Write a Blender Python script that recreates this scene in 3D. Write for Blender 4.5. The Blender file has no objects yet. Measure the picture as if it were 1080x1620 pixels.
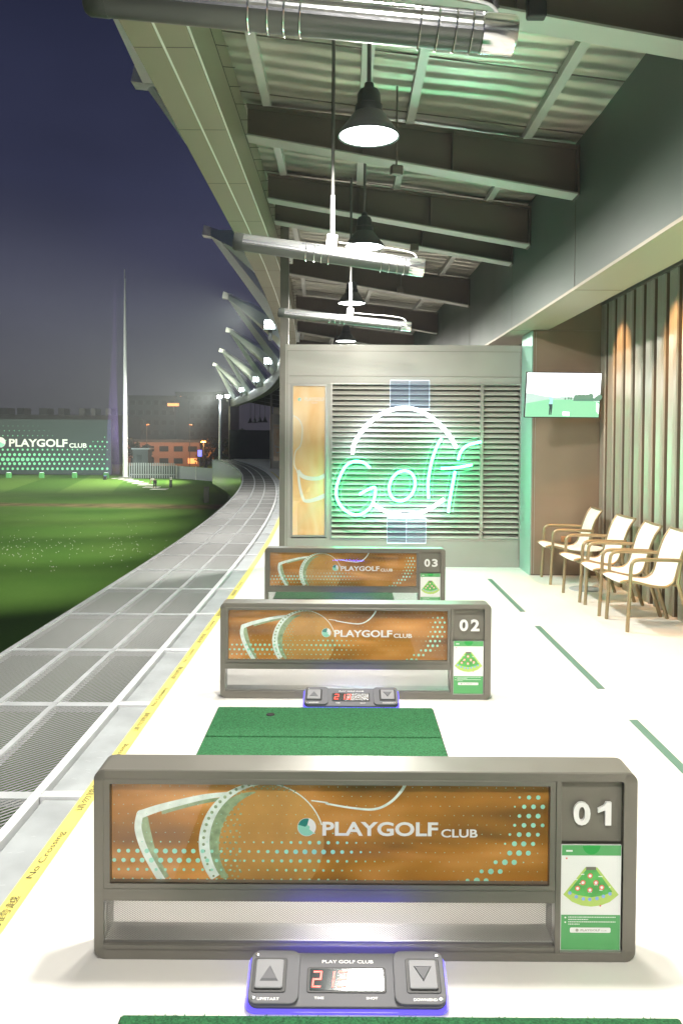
import bpy, math, random
from mathutils import Vector, Matrix
S = bpy.context.scene
R = math.radians
random.seed(7)
# ------------------------------------------------------------------ camera
F, CX, PY, TH, RO, H = 1300.0, 546.0, 726.0, R(1.5), R(0.35), 1.65
cam = bpy.data.objects.new('camera', bpy.data.cameras.new('camera'))
S.collection.objects.link(cam); S.camera = cam
cam.data.sensor_fit = 'HORIZONTAL'; cam.data.sensor_width = 36
cam.data.lens = F/1080*36; cam.data.clip_start = .05; cam.data.clip_end = 3000
cam.data.shift_x = -(CX-540)/1080; cam.data.shift_y = (PY-810)/1080
RT = Vector((1,0,0)); UP = Vector((0,math.sin(TH),math.cos(TH))); FW = Vector((0,math.cos(TH),-math.sin(TH)))
cr = RT*math.cos(RO)+UP*math.sin(RO); cu = -RT*math.sin(RO)+UP*math.cos(RO)
cam.matrix_world = Matrix(((cr.x,cu.x,-FW.x,0),(cr.y,cu.y,-FW.y,0),(cr.z,cu.z,-FW.z,H),(0,0,0,1)))
# ------------------------------------------------------------------ world: night sky, murky near the horizon
w = bpy.data.worlds.new('World'); S.world = w; w.use_nodes = True
nt = w.node_tree; nt.nodes.clear()
tc = nt.nodes.new('ShaderNodeTexCoord'); sp = nt.nodes.new('ShaderNodeSeparateXYZ')
rp = nt.nodes.new('ShaderNodeValToRGB'); bg = nt.nodes.new('ShaderNodeBackground'); wo = nt.nodes.new('ShaderNodeOutputWorld')
nt.links.new(tc.outputs['Generated'], sp.inputs[0]); nt.links.new(sp.outputs['Z'], rp.inputs[0])
rp.color_ramp.elements[0].position = 0.0; rp.color_ramp.elements[0].color = (.040,.039,.050,1)
rp.color_ramp.elements[1].position = .5; rp.color_ramp.elements[1].color = (.014,.017,.042,1)
for p, c in ((.05,(.050,.048,.066,1)),(.15,(.058,.060,.100,1)),(.28,(.036,.040,.082,1))):
    e = rp.color_ramp.elements.new(p); e.color = c
cn = nt.nodes.new('ShaderNodeTexNoise'); cn.inputs['Scale'].default_value = 2.2; cn.inputs['Detail'].default_value = 5
cm = nt.nodes.new('ShaderNodeMapping'); cm.inputs['Scale'].default_value = (1,1,3); nt.links.new(tc.outputs['Generated'], cm.inputs[0]); nt.links.new(cm.outputs[0], cn.inputs['Vector'])
cq = nt.nodes.new('ShaderNodeMapRange'); cq.inputs[1].default_value = .3; cq.inputs[2].default_value = .7; cq.inputs[3].default_value = .8; cq.inputs[4].default_value = 1.2; nt.links.new(cn.outputs[0], cq.inputs[0])
cx_ = nt.nodes.new('ShaderNodeVectorMath'); cx_.operation = 'SCALE'; nt.links.new(rp.outputs[0], cx_.inputs[0]); nt.links.new(cq.outputs[0], cx_.inputs['Scale'])
nt.links.new(cx_.outputs[0], bg.inputs[0]); bg.inputs[1].default_value = .72; nt.links.new(bg.outputs[0], wo.inputs[0])
S.view_settings.view_transform = 'Standard'; S.view_settings.look = 'None'
S.view_settings.exposure = .40; S.view_settings.gamma = 1
S.render.resolution_x = 682; S.render.resolution_y = 1024
PEND = 72      # watts per pendant lamp
# ------------------------------------------------------------------ helpers
C = S.collection
GZ = H-6.0     # field level below the deck
def at(px, py, d):
    "point at depth d seen where the photo has pixel px,py"
    x, y = (px-CX)/F, -(py-PY)/F
    D = cr*x+cu*y+FW
    return Vector((0,0,H))+D*(d/D.y)
def atz(px, py, z):
    x, y = (px-CX)/F, -(py-PY)/F
    D = cr*x+cu*y+FW
    return Vector((0,0,H))+D*((z-H)/D.z)
def cv(y): return (y-9)**2/380 if y > 9 else 0.0     # the building bends to the left
def tag(o, label=None, cat=None, group=None, kind=None):
    if label: o['label'] = label
    if cat: o['category'] = cat
    if group: o['group'] = group
    if kind: o['kind'] = kind
    return o
def empty(name, loc, rz=0, label=None, cat=None, group=None):
    o = bpy.data.objects.new(name, None); C.objects.link(o)
    o.location = loc; o.rotation_euler = (0,0,rz); o.empty_display_size = .1
    return tag(o, label, cat, group)
def copy_tree(o, parent=None):
    c = o.copy(); C.objects.link(c)
    if parent: c.parent = parent
    for ch in [x for x in bpy.data.objects if x.parent == o]: copy_tree(ch, c)
    return c
class MB:
    def __init__(s): s.v = []; s.f = []; s.mi = []; s.m = 0
    def add(s, vs, fs):
        b = len(s.v); s.v += [tuple(v) for v in vs]; s.f += [tuple(i+b for i in f) for f in fs]; s.mi += [s.m]*len(fs)
    def box(s, x0, x1, y0, y1, z0, z1):
        s.add([(x0,y0,z0),(x1,y0,z0),(x1,y1,z0),(x0,y1,z0),(x0,y0,z1),(x1,y0,z1),(x1,y1,z1),(x0,y1,z1)],
              [(0,3,2,1),(4,5,6,7),(0,1,5,4),(1,2,6,5),(2,3,7,6),(3,0,4,7)])
        return s
    def quad(s, a, b, c, d): s.add([a,b,c,d], [(0,1,2,3)]); return s
    def bar(s, a, b, wx, wz, w2=None, up=(0,0,1)):
        "rectangular bar from a to b, optional end size w2=(wx,wz)"
        a, b = Vector(a), Vector(b); t = (b-a).normalized(); u = Vector(up)
        if abs(t.dot(u)) > .98: u = Vector((0,1,0))
        sx = t.cross(u).normalized(); sz = sx.cross(t)
        vs = []
        for p, (p1, p2) in ((a,(wx,wz)),(b,w2 or (wx,wz))):
            for i, j in ((-1,-1),(1,-1),(1,1),(-1,1)): vs.append(p+sx*i*p1/2+sz*j*p2/2)
        s.add(vs, [(3,2,1,0),(4,5,6,7),(0,1,5,4),(1,2,6,5),(2,3,7,6),(3,0,4,7)]); return s
    def tube(s, pts, r, n=8, closed=False, sz=None):
        "sweep a circle (or an ellipse r x sz) along pts"
        pts = [Vector(p) for p in pts]; N = len(pts); rs = r if isinstance(r, (list,tuple)) else [r]*N
        prev = None; vs = []
        for i, p in enumerate(pts):
            if closed: t = pts[(i+1)%N]-pts[i-1]
            else: t = pts[min(i+1,N-1)]-pts[max(i-1,0)]
            t.normalize()
            if prev is None:
                u = Vector((0,0,1)) if abs(t.z) < .9 else Vector((0,1,0))
                u = (u-t*u.dot(t)).normalized()
            else: u = (prev-t*prev.dot(t)).normalized()
            prev = u; q = t.cross(u)
            for k in range(n):
                a = 2*math.pi*k/n+math.pi/n
                vs.append(p+u*math.cos(a)*rs[i]*(sz or 1)+q*math.sin(a)*rs[i])
        fs = []
        for i in range(N if closed else N-1):
            for k in range(n):
                a, b = i*n+k, i*n+(k+1)%n; c, d = ((i+1)%N)*n+(k+1)%n, ((i+1)%N)*n+k
                fs.append((a,b,c,d))
        if not closed: fs += [tuple(range(n))[::-1], tuple((N-1)*n+k for k in range(n))]
        s.add(vs, fs); return s
    def lathe(s, prof, n=24, o=(0,0,0), axis='z', cap=False):
        vs = []
        for r, z in prof:
            for k in range(n):
                a = 2*math.pi*k/n
                if axis == 'z': vs.append((o[0]+r*math.cos(a), o[1]+r*math.sin(a), o[2]+z))
                elif axis == 'x': vs.append((o[0]+z, o[1]+r*math.cos(a), o[2]+r*math.sin(a)))
                else: vs.append((o[0]+r*math.cos(a), o[1]+z, o[2]+r*math.sin(a)))
        fs = [(i*n+k, i*n+(k+1)%n, (i+1)*n+(k+1)%n, (i+1)*n+k) for i in range(len(prof)-1) for k in range(n)]
        if cap: fs += [tuple(range(n))[::-1], tuple((len(prof)-1)*n+k for k in range(n))]
        s.add(vs, fs); return s
    def disc(s, x, z, y, r, n=10):
        s.add([(x+r*math.cos(2*math.pi*k/n), y, z+r*math.sin(2*math.pi*k/n)) for k in range(n)], [tuple(range(n))]); return s
    def poly(s, pts, y): s.add([(x,y,z) for x,z in pts], [tuple(range(len(pts)))]); return s
    def prism(s, pts, y0, y1):
        n = len(pts)
        s.add([(x,y0,z) for x,z in pts]+[(x,y1,z) for x,z in pts],
              [tuple(range(n)), tuple(range(n,2*n))[::-1]]+[(i,(i+1)%n,n+(i+1)%n,n+i) for i in range(n)]); return s
    def ribbon(s, pts, ws, y):
        n = len(pts); vs = []
        for i, (x,z) in enumerate(pts):
            a, b = pts[max(i-1,0)], pts[min(i+1,n-1)]
            tx, tz = b[0]-a[0], b[1]-a[1]; l = math.hypot(tx,tz) or 1
            wd = ws[i] if isinstance(ws,(list,tuple)) else ws
            vs += [(x-tz/l*wd/2, y, z+tx/l*wd/2), (x+tz/l*wd/2, y, z-tx/l*wd/2)]
        s.add(vs, [(2*i,2*i+1,2*i+3,2*i+2) for i in range(n-1)]); return s
    def ring(s, outer, inner, y0, y1, ch=0):
        "frame between two loops of equal count in the xz plane, chamfered front edge"
        n = len(outer); cx = sum(p[0] for p in outer)/n; cz = sum(p[1] for p in outer)/n
        sh = lambda p, k: (p[0]-math.copysign(k, p[0]-cx), p[1]-math.copysign(k, p[1]-cz))
        L = [[(x,y1,z) for x,z in outer], [(x,y0+ch,z) for x,z in outer], [(p[0],y0,p[1]) for p in (sh(q,ch) for q in outer)],
             [(p[0],y0,p[1]) for p in (sh(q,-ch) for q in inner)], [(x,y0+ch,z) for x,z in inner], [(x,y1,z) for x,z in inner]]
        vs = sum(L, []); fs = []
        for a in range(6):
            b = (a+1)%6
            for i in range(n): j = (i+1)%n; fs.append((a*n+i,a*n+j,b*n+j,b*n+i))
        s.add(vs, fs); return s
    def text(s, txt, x0, x1, z0, z1, y, dp=0, bold=0, fn=None, wide=True):
        ms = glyphs(txt, bold, dp > 0)
        ax, bx, az, bz = ms[2]
        kx = (x1-x0)/(bx-ax); kz = (z1-z0)/(bz-az)
        vs = []
        for v in ms[0]:
            p = (x0+(v[0]-ax)*kx, y-(v[2]+.5)*dp, z0+(v[1]-az)*kz)
            vs.append(fn(*p) if fn else p)
        s.add(vs, ms[1]); return s
    def build(s, name, mats, parent=None, smooth=False, bevel=0):
        me = bpy.data.meshes.new(name); me.from_pydata(s.v, [], s.f)
        if not isinstance(mats, (list,tuple)): mats = [mats]
        for m in mats: me.materials.append(m)
        if len(mats) > 1:
            for p, i in zip(me.polygons, s.mi): p.material_index = i
        if smooth:
            me.polygons.foreach_set('use_smooth', [True]*len(me.polygons))
            try: me.set_sharp_from_angle(angle=R(38))
            except Exception: pass
        me.update()
        o = bpy.data.objects.new(name, me); C.objects.link(o)
        if parent: o.parent = parent
        if bevel:
            b = o.modifiers.new('bevel','BEVEL'); b.width = bevel; b.segments = 2; b.limit_method = 'ANGLE'
        return o
_gl = {}
def glyphs(txt, bold, ext):
    k = (txt, bold, ext)
    if k in _gl: return _gl[k]
    cu_ = bpy.data.curves.new('t','FONT'); cu_.body = txt; cu_.size = 1; cu_.offset = bold; cu_.resolution_u = 4
    cu_.extrude = .5 if ext else 0
    o = bpy.data.objects.new('t', cu_); C.objects.link(o); bpy.context.view_layer.update()
    m = o.evaluated_get(bpy.context.evaluated_depsgraph_get()).to_mesh()
    vs = [tuple(v.co) for v in m.vertices]; fs = [tuple(p.vertices) for p in m.polygons]
    bpy.data.objects.remove(o)
    if not vs: vs = [(0,0,0),(1,0,0),(1,1,0)]; fs = [(0,1,2)]
    xs = [v[0] for v in vs]; ys = [v[1] for v in vs]
    _gl[k] = (vs, fs, (min(xs),max(xs),min(ys),max(ys))); return _gl[k]
def rrect(x0, x1, z0, z1, r, n=5):
    P = []
    for cx, cz, a0 in ((x1-r,z1-r,0),(x0+r,z1-r,90),(x0+r,z0+r,180),(x1-r,z0+r,270)):
        for i in range(n+1):
            a = R(a0+90*i/n); P.append((cx+r*math.cos(a), cz+r*math.sin(a)))
    return P
def smooth_path(pts, k=6, closed=False):
    out = []; n = len(pts); P = [Vector(p) for p in pts]
    for i in range(n if closed else n-1):
        if closed: a,b,c,d = P[i-1],P[i],P[(i+1)%n],P[(i+2)%n]
        else: a,b,c,d = P[max(i-1,0)],P[i],P[i+1],P[min(i+2,n-1)]
        for j in range(k):
            t = j/k
            out.append(.5*((2*b)+(c-a)*t+(2*a-5*b+4*c-d)*t*t+(-a+3*b-3*c+d)*t**3))
    if not closed: out.append(P[-1])
    return out
# ------------------------------------------------------------------ materials
M = {}
def mat(name, col, rough=.5, metal=0, var=0, vs=4, bump=0, bs=60, em=None, es=0, coat=0, stretch=None, col2=None, spec=.5):
    m = bpy.data.materials.new(name); m.use_nodes = True; t = m.node_tree; b = t.nodes['Principled BSDF']
    b.inputs['Base Color'].default_value = (*col,1); b.inputs['Roughness'].default_value = rough
    b.inputs['Metallic'].default_value = metal; b.inputs['Coat Weight'].default_value = coat
    b.inputs['Specular IOR Level'].default_value = spec
    if var or bump:
        tc = t.nodes.new('ShaderNodeTexCoord'); mp = t.nodes.new('ShaderNodeMapping')
        t.links.new(tc.outputs['Object'], mp.inputs[0])
        if stretch: mp.inputs['Scale'].default_value = stretch
    if var:
        n = t.nodes.new('ShaderNodeTexNoise'); n.inputs['Scale'].default_value = vs; n.inputs['Detail'].default_value = 5
        t.links.new(mp.outputs[0], n.inputs['Vector'])
        r = t.nodes.new('ShaderNodeValToRGB'); r.color_ramp.elements[0].position = .3; r.color_ramp.elements[1].position = .7
        c2 = col2 or tuple(min(1,x*(1+var)) for x in col); c1 = tuple(x*(1-var) for x in col) if not col2 else col
        r.color_ramp.elements[0].color = (*c1,1); r.color_ramp.elements[1].color = (*c2,1)
        t.links.new(n.outputs[0], r.inputs[0]); t.links.new(r.outputs[0], b.inputs['Base Color'])
        mr = t.nodes.new('ShaderNodeMapRange'); mr.inputs[3].default_value = max(0,rough-.08); mr.inputs[4].default_value = min(1,rough+.1)
        t.links.new(n.outputs[0], mr.inputs[0]); t.links.new(mr.outputs[0], b.inputs['Roughness'])
    if bump:
        n2 = t.nodes.new('ShaderNodeTexNoise'); n2.inputs['Scale'].default_value = bs; n2.inputs['Detail'].default_value = 3
        t.links.new(mp.outputs[0], n2.inputs['Vector'])
        bp = t.nodes.new('ShaderNodeBump'); bp.inputs['Strength'].default_value = bump; bp.inputs['Distance'].default_value = .02
        t.links.new(n2.outputs[0], bp.inputs['Height']); t.links.new(bp.outputs[0], b.inputs['Normal'])
    if em: b.inputs['Emission Color'].default_value = (*em,1); b.inputs['Emission Strength'].default_value = es
    M[name] = m; return m
mat('floor', (.74,.715,.67), .38, var=.04, vs=1.5, bump=.02, bs=30)
mat('casing', (.175,.166,.14), .32, .25, var=.05, vs=6)
mat('casing_light', (.42,.41,.38), .28, .7)
mat('black', (.02,.02,.02), .5)
mat('rubber', (.03,.03,.03), .7)
mat('plate', (.17,.16,.13), .45, .1)
mat('ball', (.34,.34,.32), .4)
mat('white', (.82,.82,.80), .4)
mat('white_steel', (.72,.73,.74), .42, .1, var=.08, vs=8)
mat('zinc', (.44,.465,.47), .38, .15, var=.14, vs=5, bump=.03, bs=12)
mat('zinc_grate', (.185,.19,.185), .5, .1)
mat('beam', (.115,.097,.078), .5, .1, var=.08, vs=2)
mat('flange_lit', (.36,.36,.32), .45, .2)  # lighter than the beam, stands in for light from below
mat('purlin', (.50,.50,.46), .4, .4)
mat('fascia', (.27,.255,.175), .5, .05, var=.05, vs=1.2)
mat('fascia_line', (.75,.78,.7), .4)
mat('upper_wall', (.082,.108,.088), .45, .05, var=.08, vs=1.5)
mat('soffit', (.33,.285,.20), .4, .1, var=.04, vs=1.5)
mat('tv_wall', (.25,.19,.135), .35, .15, var=.08, vs=1.5)
mat('partition', (.33,.32,.285), .42, .2, var=.04, vs=3)
mat('slat', (.50,.48,.42), .4, .2)
mat('chair_frame', (.34,.27,.16), .35, .5)
mat('sling', (.80,.78,.74), .7, bump=.15, bs=400)
mat('turf', (.065,.33,.12), .9, var=.5, vs=160, bump=1.0, bs=500)
mat('turf_dark', (.008,.03,.012), .95)
mat('dash', (.10,.20,.155), .5)
mat('tape', (.80,.68,.16), .5, var=.05, vs=10)
mat('ink', (.10,.09,.05), .6)
mat('grey_ink', (.38,.38,.33), .6)
mat('chrome', (.72,.73,.75), .16, .95)
mat('heater', (.60,.61,.63), .22, .9, bump=.03, bs=25)
mat('frame_steel', (.50,.515,.52), .45, .1, var=.12, vs=6)
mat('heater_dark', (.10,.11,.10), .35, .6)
mat('heater_shaded', (.12,.13,.12), .32, .7)  # darker copy of the heater metal, underside shade put into the colour
mat('lamp_shell', (.07,.075,.075), .4, .4)
mat('rod', (.13,.13,.12), .5, .3)
mat('rod_white', (.7,.71,.70), .4, .1)
mat('lens', (.9,.9,.9), .3, em=(.95,1,.97), es=14)
mat('art_dots', (.34,.76,.62), .5)
mat('art_pale', (.78,.90,.84), .5, var=.15, vs=30)
mat('art_teal', (.30,.40,.24), .5, var=.3, vs=40)
mat('art_ball', (.52,.27,.07), .5, var=.30, vs=4)
mat('art_white', (.85,.85,.85), .5)
mat('logo_dark', (.02,.22,.20), .5)
mat('logo_lite', (.30,.68,.55), .5)
mat('card_green', (.10,.38,.13), .4)
mat('card_green2', (.02,.35,.06), .4)
mat('card_white', (.80,.82,.80), .4)
mat('map_green', (.10,.42,.10), .5, var=.25, vs=25)
mat('map_lime', (.45,.62,.15), .5)
mat('map_red', (.75,.15,.10), .5)
mat('map_blue', (.25,.40,.75), .5)
mat('console', (.13,.13,.14), .55, .0, spec=.3)
mat('console_lite', (.24,.24,.25), .5, .0, spec=.3)
mat('led_blue', (.05,.04,.8), .4, em=(.16,.12,1.0), es=.8)
mat('display', (.02,.03,.035), .08, coat=1)
mat('led_red', (.8,.05,.03), .4, em=(1,.05,.03), es=1.6)
mat('disp_glow', (.5,.6,.6), .3, em=(.75,.9,.95), es=.8)
mat('neon_white', (1,1,1), .4, em=(.72,.86,1), es=24)
mat('neon_green', (.2,1,.5), .4, em=(.05,1,.40), es=28)
mat('acrylic_edge', (.7,.8,.9), .3, em=(.6,.78,1), es=1.0)
mat('acrylic_edge_green', (.5,.9,.7), .3, em=(.3,.9,.6), es=.3)
mat('tv_black', (.01,.01,.01), .2)
mat('tv_sky', (.1,.1,.1), .3, em=(.96,.99,1), es=1.6)
mat('tv_grass', (.1,.1,.1), .3, em=(.20,.62,.33), es=1.0)
mat('tv_tree', (.1,.1,.1), .3, em=(.05,.20,.13), es=1.0)
mat('tv_haze', (.1,.1,.1), .3, em=(.45,.62,.55), es=1.0)
mat('tv_dark', (.02,.02,.02), .3, em=(.02,.05,.05), es=1.0)
mat('tv_blue', (.1,.1,.1), .3, em=(.35,.75,.85), es=1.0)
mat('outlet', (.45,.22,.10), .5)
mat('skin', (.45,.28,.2), .6)
mat('bark', (.05,.035,.025), .9)
mat('leaf', (.035,.06,.03), .8, var=.3, vs=3)
mat('leaf_lit_orange', (.12,.07,.02), .8, var=.3, vs=3)  # leaf colour tinted orange to carry the street lamp's light
mat('far_wall', (.055,.06,.065), .8, var=.1, vs=.2)
mat('far_pink', (.34,.22,.18), .8, var=.08, vs=.3)
mat('far_window', (.015,.018,.02), .3)
mat('lit_orange', (.5,.2,.05), .5, em=(1,.35,.10), es=1.6)
mat('lit_white', (.5,.5,.5), .5, em=(.85,.95,1), es=1.5)
mat('lit_blue', (.2,.2,.8), .5, em=(.2,.2,1), es=1.5)
mat('flood', (1,1,1), .4, em=(.9,1,1), es=60)
mat('screen_bg', (.020,.036,.036), .7, var=.1, vs=.3)
mat('screen_dot', (.22,.75,.42), .6)
mat('mast', (.75,.76,.80), .4, .1)
mat('pic_fence', (.30,.33,.38), .6)
mat('fin', (.78,.82,.80), .5, .05)
mat('dark_glass', (.015,.02,.018), .15)
mat('lower', (.05,.055,.055), .6)
mat('concrete', (.22,.22,.21), .8, var=.1, vs=.8)
# expanded-foil ceiling, corrugated across
def mat_roof():
    m = mat('roof', (.42,.43,.36), .30, .55); t = m.node_tree; b = t.nodes['Principled BSDF']
    tc = t.nodes.new('ShaderNodeTexCoord'); wv = t.nodes.new('ShaderNodeTexWave'); wv.bands_direction = 'Y'
    wv.inputs['Scale'].default_value = 1.5; wv.inputs['Distortion'].default_value = 1.2; wv.inputs['Detail'].default_value = 2
    wv.inputs['Detail Scale'].default_value = .35
    bp = t.nodes.new('ShaderNodeBump'); bp.inputs['Strength'].default_value = .5; bp.inputs['Distance'].default_value = .03
    t.links.new(tc.outputs['Object'], wv.inputs['Vector']); t.links.new(wv.outputs['Fac'], bp.inputs['Height'])
    t.links.new(bp.outputs[0], b.inputs['Normal'])
    n = t.nodes.new('ShaderNodeTexNoise'); n.inputs['Scale'].default_value = 1.3; r = t.nodes.new('ShaderNodeValToRGB')
    r.color_ramp.elements[0].position = .35; r.color_ramp.elements[0].color = (.37,.37,.30,1)
    r.color_ramp.elements[1].position = .65; r.color_ramp.elements[1].color = (.56,.53,.45,1)
    t.links.new(tc.outputs['Object'], n.inputs['Vector']); t.links.new(n.outputs[0], r.inputs[0]); t.links.new(r.outputs[0], b.inputs['Base Color'])
mat_roof()
def mat_art(name, c, sc=(1.3,1,4.6), rough=.5, scale=1.5):
    m = mat(name, c[0], rough); t = m.node_tree; b = t.nodes['Principled BSDF']
    tc = t.nodes.new('ShaderNodeTexCoord'); mp = t.nodes.new('ShaderNodeMapping'); mp.inputs['Scale'].default_value = sc
    n = t.nodes.new('ShaderNodeTexNoise'); n.inputs['Scale'].default_value = scale; n.inputs['Detail'].default_value = 2; n.inputs['Distortion'].default_value = .6
    r = t.nodes.new('ShaderNodeValToRGB'); r.color_ramp.elements[0].position = .3; r.color_ramp.elements[1].position = .72
    r.color_ramp.elements[0].color = (*c[0],1); r.color_ramp.elements[1].color = (*c[2],1)
    e = r.color_ramp.elements.new(.5); e.color = (*c[1],1)
    t.links.new(tc.outputs['Object'], mp.inputs[0]); t.links.new(mp.outputs[0], n.inputs['Vector'])
    n.noise_dimensions = '4D'; oi = t.nodes.new('ShaderNodeObjectInfo'); mu = t.nodes.new('ShaderNodeMath'); mu.operation = 'MULTIPLY'; mu.inputs[1].default_value = .5
    t.links.new(oi.outputs['Random'], mu.inputs[0]); t.links.new(mu.outputs[0], n.inputs['W'])
    t.links.new(n.outputs[0], r.inputs[0]); t.links.new(r.outputs[0], b.inputs['Base Color'])
mat_art('art', ((.16,.065,.008),(.44,.18,.02),(.80,.38,.11)))
mat_art('art_poster', ((.85,.48,.20),(.90,.62,.33),(.92,.74,.50)), sc=(3,1,1.2))
def mat_thin_glass(name, tint, refl=1.0, em=None, es=0, mixem=0, rough=0.0):
    m = bpy.data.materials.new(name); m.use_nodes = True; t = m.node_tree; t.nodes.clear()
    o = t.nodes.new('ShaderNodeOutputMaterial'); tr = t.nodes.new('ShaderNodeBsdfTransparent'); gl = t.nodes.new('ShaderNodeBsdfGlossy')
    fr = t.nodes.new('ShaderNodeFresnel'); fr.inputs[0].default_value = 1.5; mx = t.nodes.new('ShaderNodeMixShader')
    ml = t.nodes.new('ShaderNodeMath'); ml.operation = 'MULTIPLY'; ml.inputs[1].default_value = refl; ml.use_clamp = True
    tr.inputs[0].default_value = (*tint,1); gl.inputs['Roughness'].default_value = rough
    gm_ = t.nodes.new('ShaderNodeNewGeometry'); io = t.nodes.new('ShaderNodeMapRange'); io.inputs[3].default_value = 1.5; io.inputs[4].default_value = 1/1.5
    t.links.new(gm_.outputs['Backfacing'], io.inputs[0]); t.links.new(io.outputs[0], fr.inputs[0])
    t.links.new(fr.outputs[0], ml.inputs[0]); t.links.new(ml.outputs[0], mx.inputs[0])
    t.links.new(tr.outputs[0], mx.inputs[1]); t.links.new(gl.outputs[0], mx.inputs[2]); out = mx.outputs[0]
    if em:
        e = t.nodes.new('ShaderNodeEmission'); e.inputs[0].default_value = (*em,1); e.inputs[1].default_value = es
        m2 = t.nodes.new('ShaderNodeMixShader'); m2.inputs[0].default_value = mixem
        t.links.new(out, m2.inputs[1]); t.links.new(e.outputs[0], m2.inputs[2]); out = m2.outputs[0]
    t.links.new(out, o.inputs[0]); M[name] = m
mat_thin_glass('pane', (.98,.98,.97), 1.6)
mat_thin_glass('acrylic', (.90,.94,1), 1.0, (.6,.74,1), .8, .06)
mat_thin_glass('acrylic_green', (.95,1,.97), .6, (.1,.9,.5), .6, .10)
mat_thin_glass('net', (.93,.92,.95), 0.0)
def mat_net(name, col, amt):
    m = bpy.data.materials.new(name); m.use_nodes = True; t = m.node_tree; t.nodes.clear()
    o = t.nodes.new('ShaderNodeOutputMaterial'); tr = t.nodes.new('ShaderNodeBsdfTransparent'); df = t.nodes.new('ShaderNodeBsdfDiffuse')
    tl = t.nodes.new('ShaderNodeBsdfTranslucent'); a = t.nodes.new('ShaderNodeAddShader')
    mx = t.nodes.new('ShaderNodeMixShader'); mx.inputs[0].default_value = amt
    df.inputs[0].default_value = (*col,1); tl.inputs[0].default_value = (*col,1)
    t.links.new(df.outputs[0], a.inputs[0]); t.links.new(tl.outputs[0], a.inputs[1])
    t.links.new(tr.outputs[0], mx.inputs[1]); t.links.new(a.outputs[0], mx.inputs[2]); t.links.new(mx.outputs[0], o.inputs[0]); M[name] = m
mat_net('violet_net', (.40,.25,.8), .08)
def mat_field():
    m = mat('field', (.05,.12,.02), .95, spec=.1); t = m.node_tree; b = t.nodes['Principled BSDF']
    tc = t.nodes.new('ShaderNodeTexCoord'); sp = t.nodes.new('ShaderNodeSeparateXYZ'); t.links.new(tc.outputs['Object'], sp.inputs[0])
    def noise(s, d=4):
        n = t.nodes.new('ShaderNodeTexNoise'); n.inputs['Scale'].default_value = s; n.inputs['Detail'].default_value = d
        t.links.new(tc.outputs['Object'], n.inputs['Vector']); return n
    def ramp(src, p0, c0, p1, c1):
        r = t.nodes.new('ShaderNodeValToRGB'); r.color_ramp.elements[0].position = p0; r.color_ramp.elements[1].position = p1
        r.color_ramp.elements[0].color = (*c0,1); r.color_ramp.elements[1].color = (*c1,1); t.links.new(src, r.inputs[0]); return r
    def math_(op, a, bb):
        q = t.nodes.new('ShaderNodeMath'); q.operation = op
        for i, x in enumerate((a,bb)):
            if isinstance(x,(int,float)): q.inputs[i].default_value = x
            else: t.links.new(x, q.inputs[i])
        return q.outputs[0]
    def mix(f, a, bb):
        q = t.nodes.new('ShaderNodeMix'); q.data_type = 'RGBA'
        t.links.new(f, q.inputs[0]); t.links.new(a, q.inputs[6]); t.links.new(bb, q.inputs[7]); return q.outputs[2]
    big = ramp(noise(.12).outputs[0], .35, (.055,.125,.022), .65, (.085,.155,.035))
    mow = math_('SINE', math_('ADD', math_('MULTIPLY', sp.outputs['X'], .55), math_('MULTIPLY', sp.outputs['Y'], .12)), 0)
    mowr = ramp(math_('ADD', math_('MULTIPLY', mow, .5), .5), .45, (.085,.20,.03), .55, (.14,.27,.05))
    far = ramp(math_('MULTIPLY', sp.outputs['Y'], .01), .84, (0,0,0), .92, (1,1,1))  # far lawn also coloured brighter, standing in for floodlight on it
    c1 = mix(far.outputs[0], big.outputs[0], mowr.outputs[0])
    # worn earth band across the range
    dist = math_('ABSOLUTE', math_('ADD', math_('SUBTRACT', sp.outputs['Y'], 70.5), math_('MULTIPLY', math_('SUBTRACT', noise(.08,2).outputs[0], .5), 7)), 0)
    band = ramp(math_('MULTIPLY', dist, .25), .2, (1,1,1), .75, (0,0,0))
    earth = ramp(noise(.7).outputs[0], .35, (.085,.07,.035), .65, (.19,.14,.08))
    c2 = mix(band.outputs[0], c1, earth.outputs[0])
    t.links.new(c2, b.inputs['Base Color'])
    bp = t.nodes.new('ShaderNodeBump'); bp.inputs['Strength'].default_value = .6; bp.inputs['Distance'].default_value = .05
    t.links.new(noise(9).outputs[0], bp.inputs['Height']); t.links.new(bp.outputs[0], b.inputs['Normal'])
mat_field()
def lamp(name, kind, loc, energy, col=(1,1,1), size=.2, target=None, parent=None, spot=60, blend=.5, shape='DISK', sy=None):
    l = bpy.data.lights.new(name, kind); l.energy = energy; l.color = col
    if kind == 'AREA':
        l.shape = shape; l.size = size
        if sy: l.size_y = sy
    else: l.shadow_soft_size = size
    if kind == 'SPOT': l.spot_size = R(spot); l.spot_blend = blend
    o = bpy.data.objects.new(name, l); C.objects.link(o); o.location = loc
    if target is not None:
        o.rotation_euler = (Vector(target)-Vector(loc)).to_track_quat('-Z','Y').to_euler()
    if parent: o.parent = parent
    return o
Y = [-6,-3,0,3,6,9]+[9+2*i for i in range(1,27)]+[62.2]     # stations along the bending building
def strip(mb, xa, za, xb, zb, ys=Y):
    "sheet swept along the building between two lines of the cross-section"
    n = len(ys); vs = []
    for y in ys: vs += [(xa-cv(y),y,za), (xb-cv(y),y,zb)]
    mb.add(vs, [(2*i,2*i+1,2*i+3,2*i+2) for i in range(n-1)]); return mb
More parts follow.
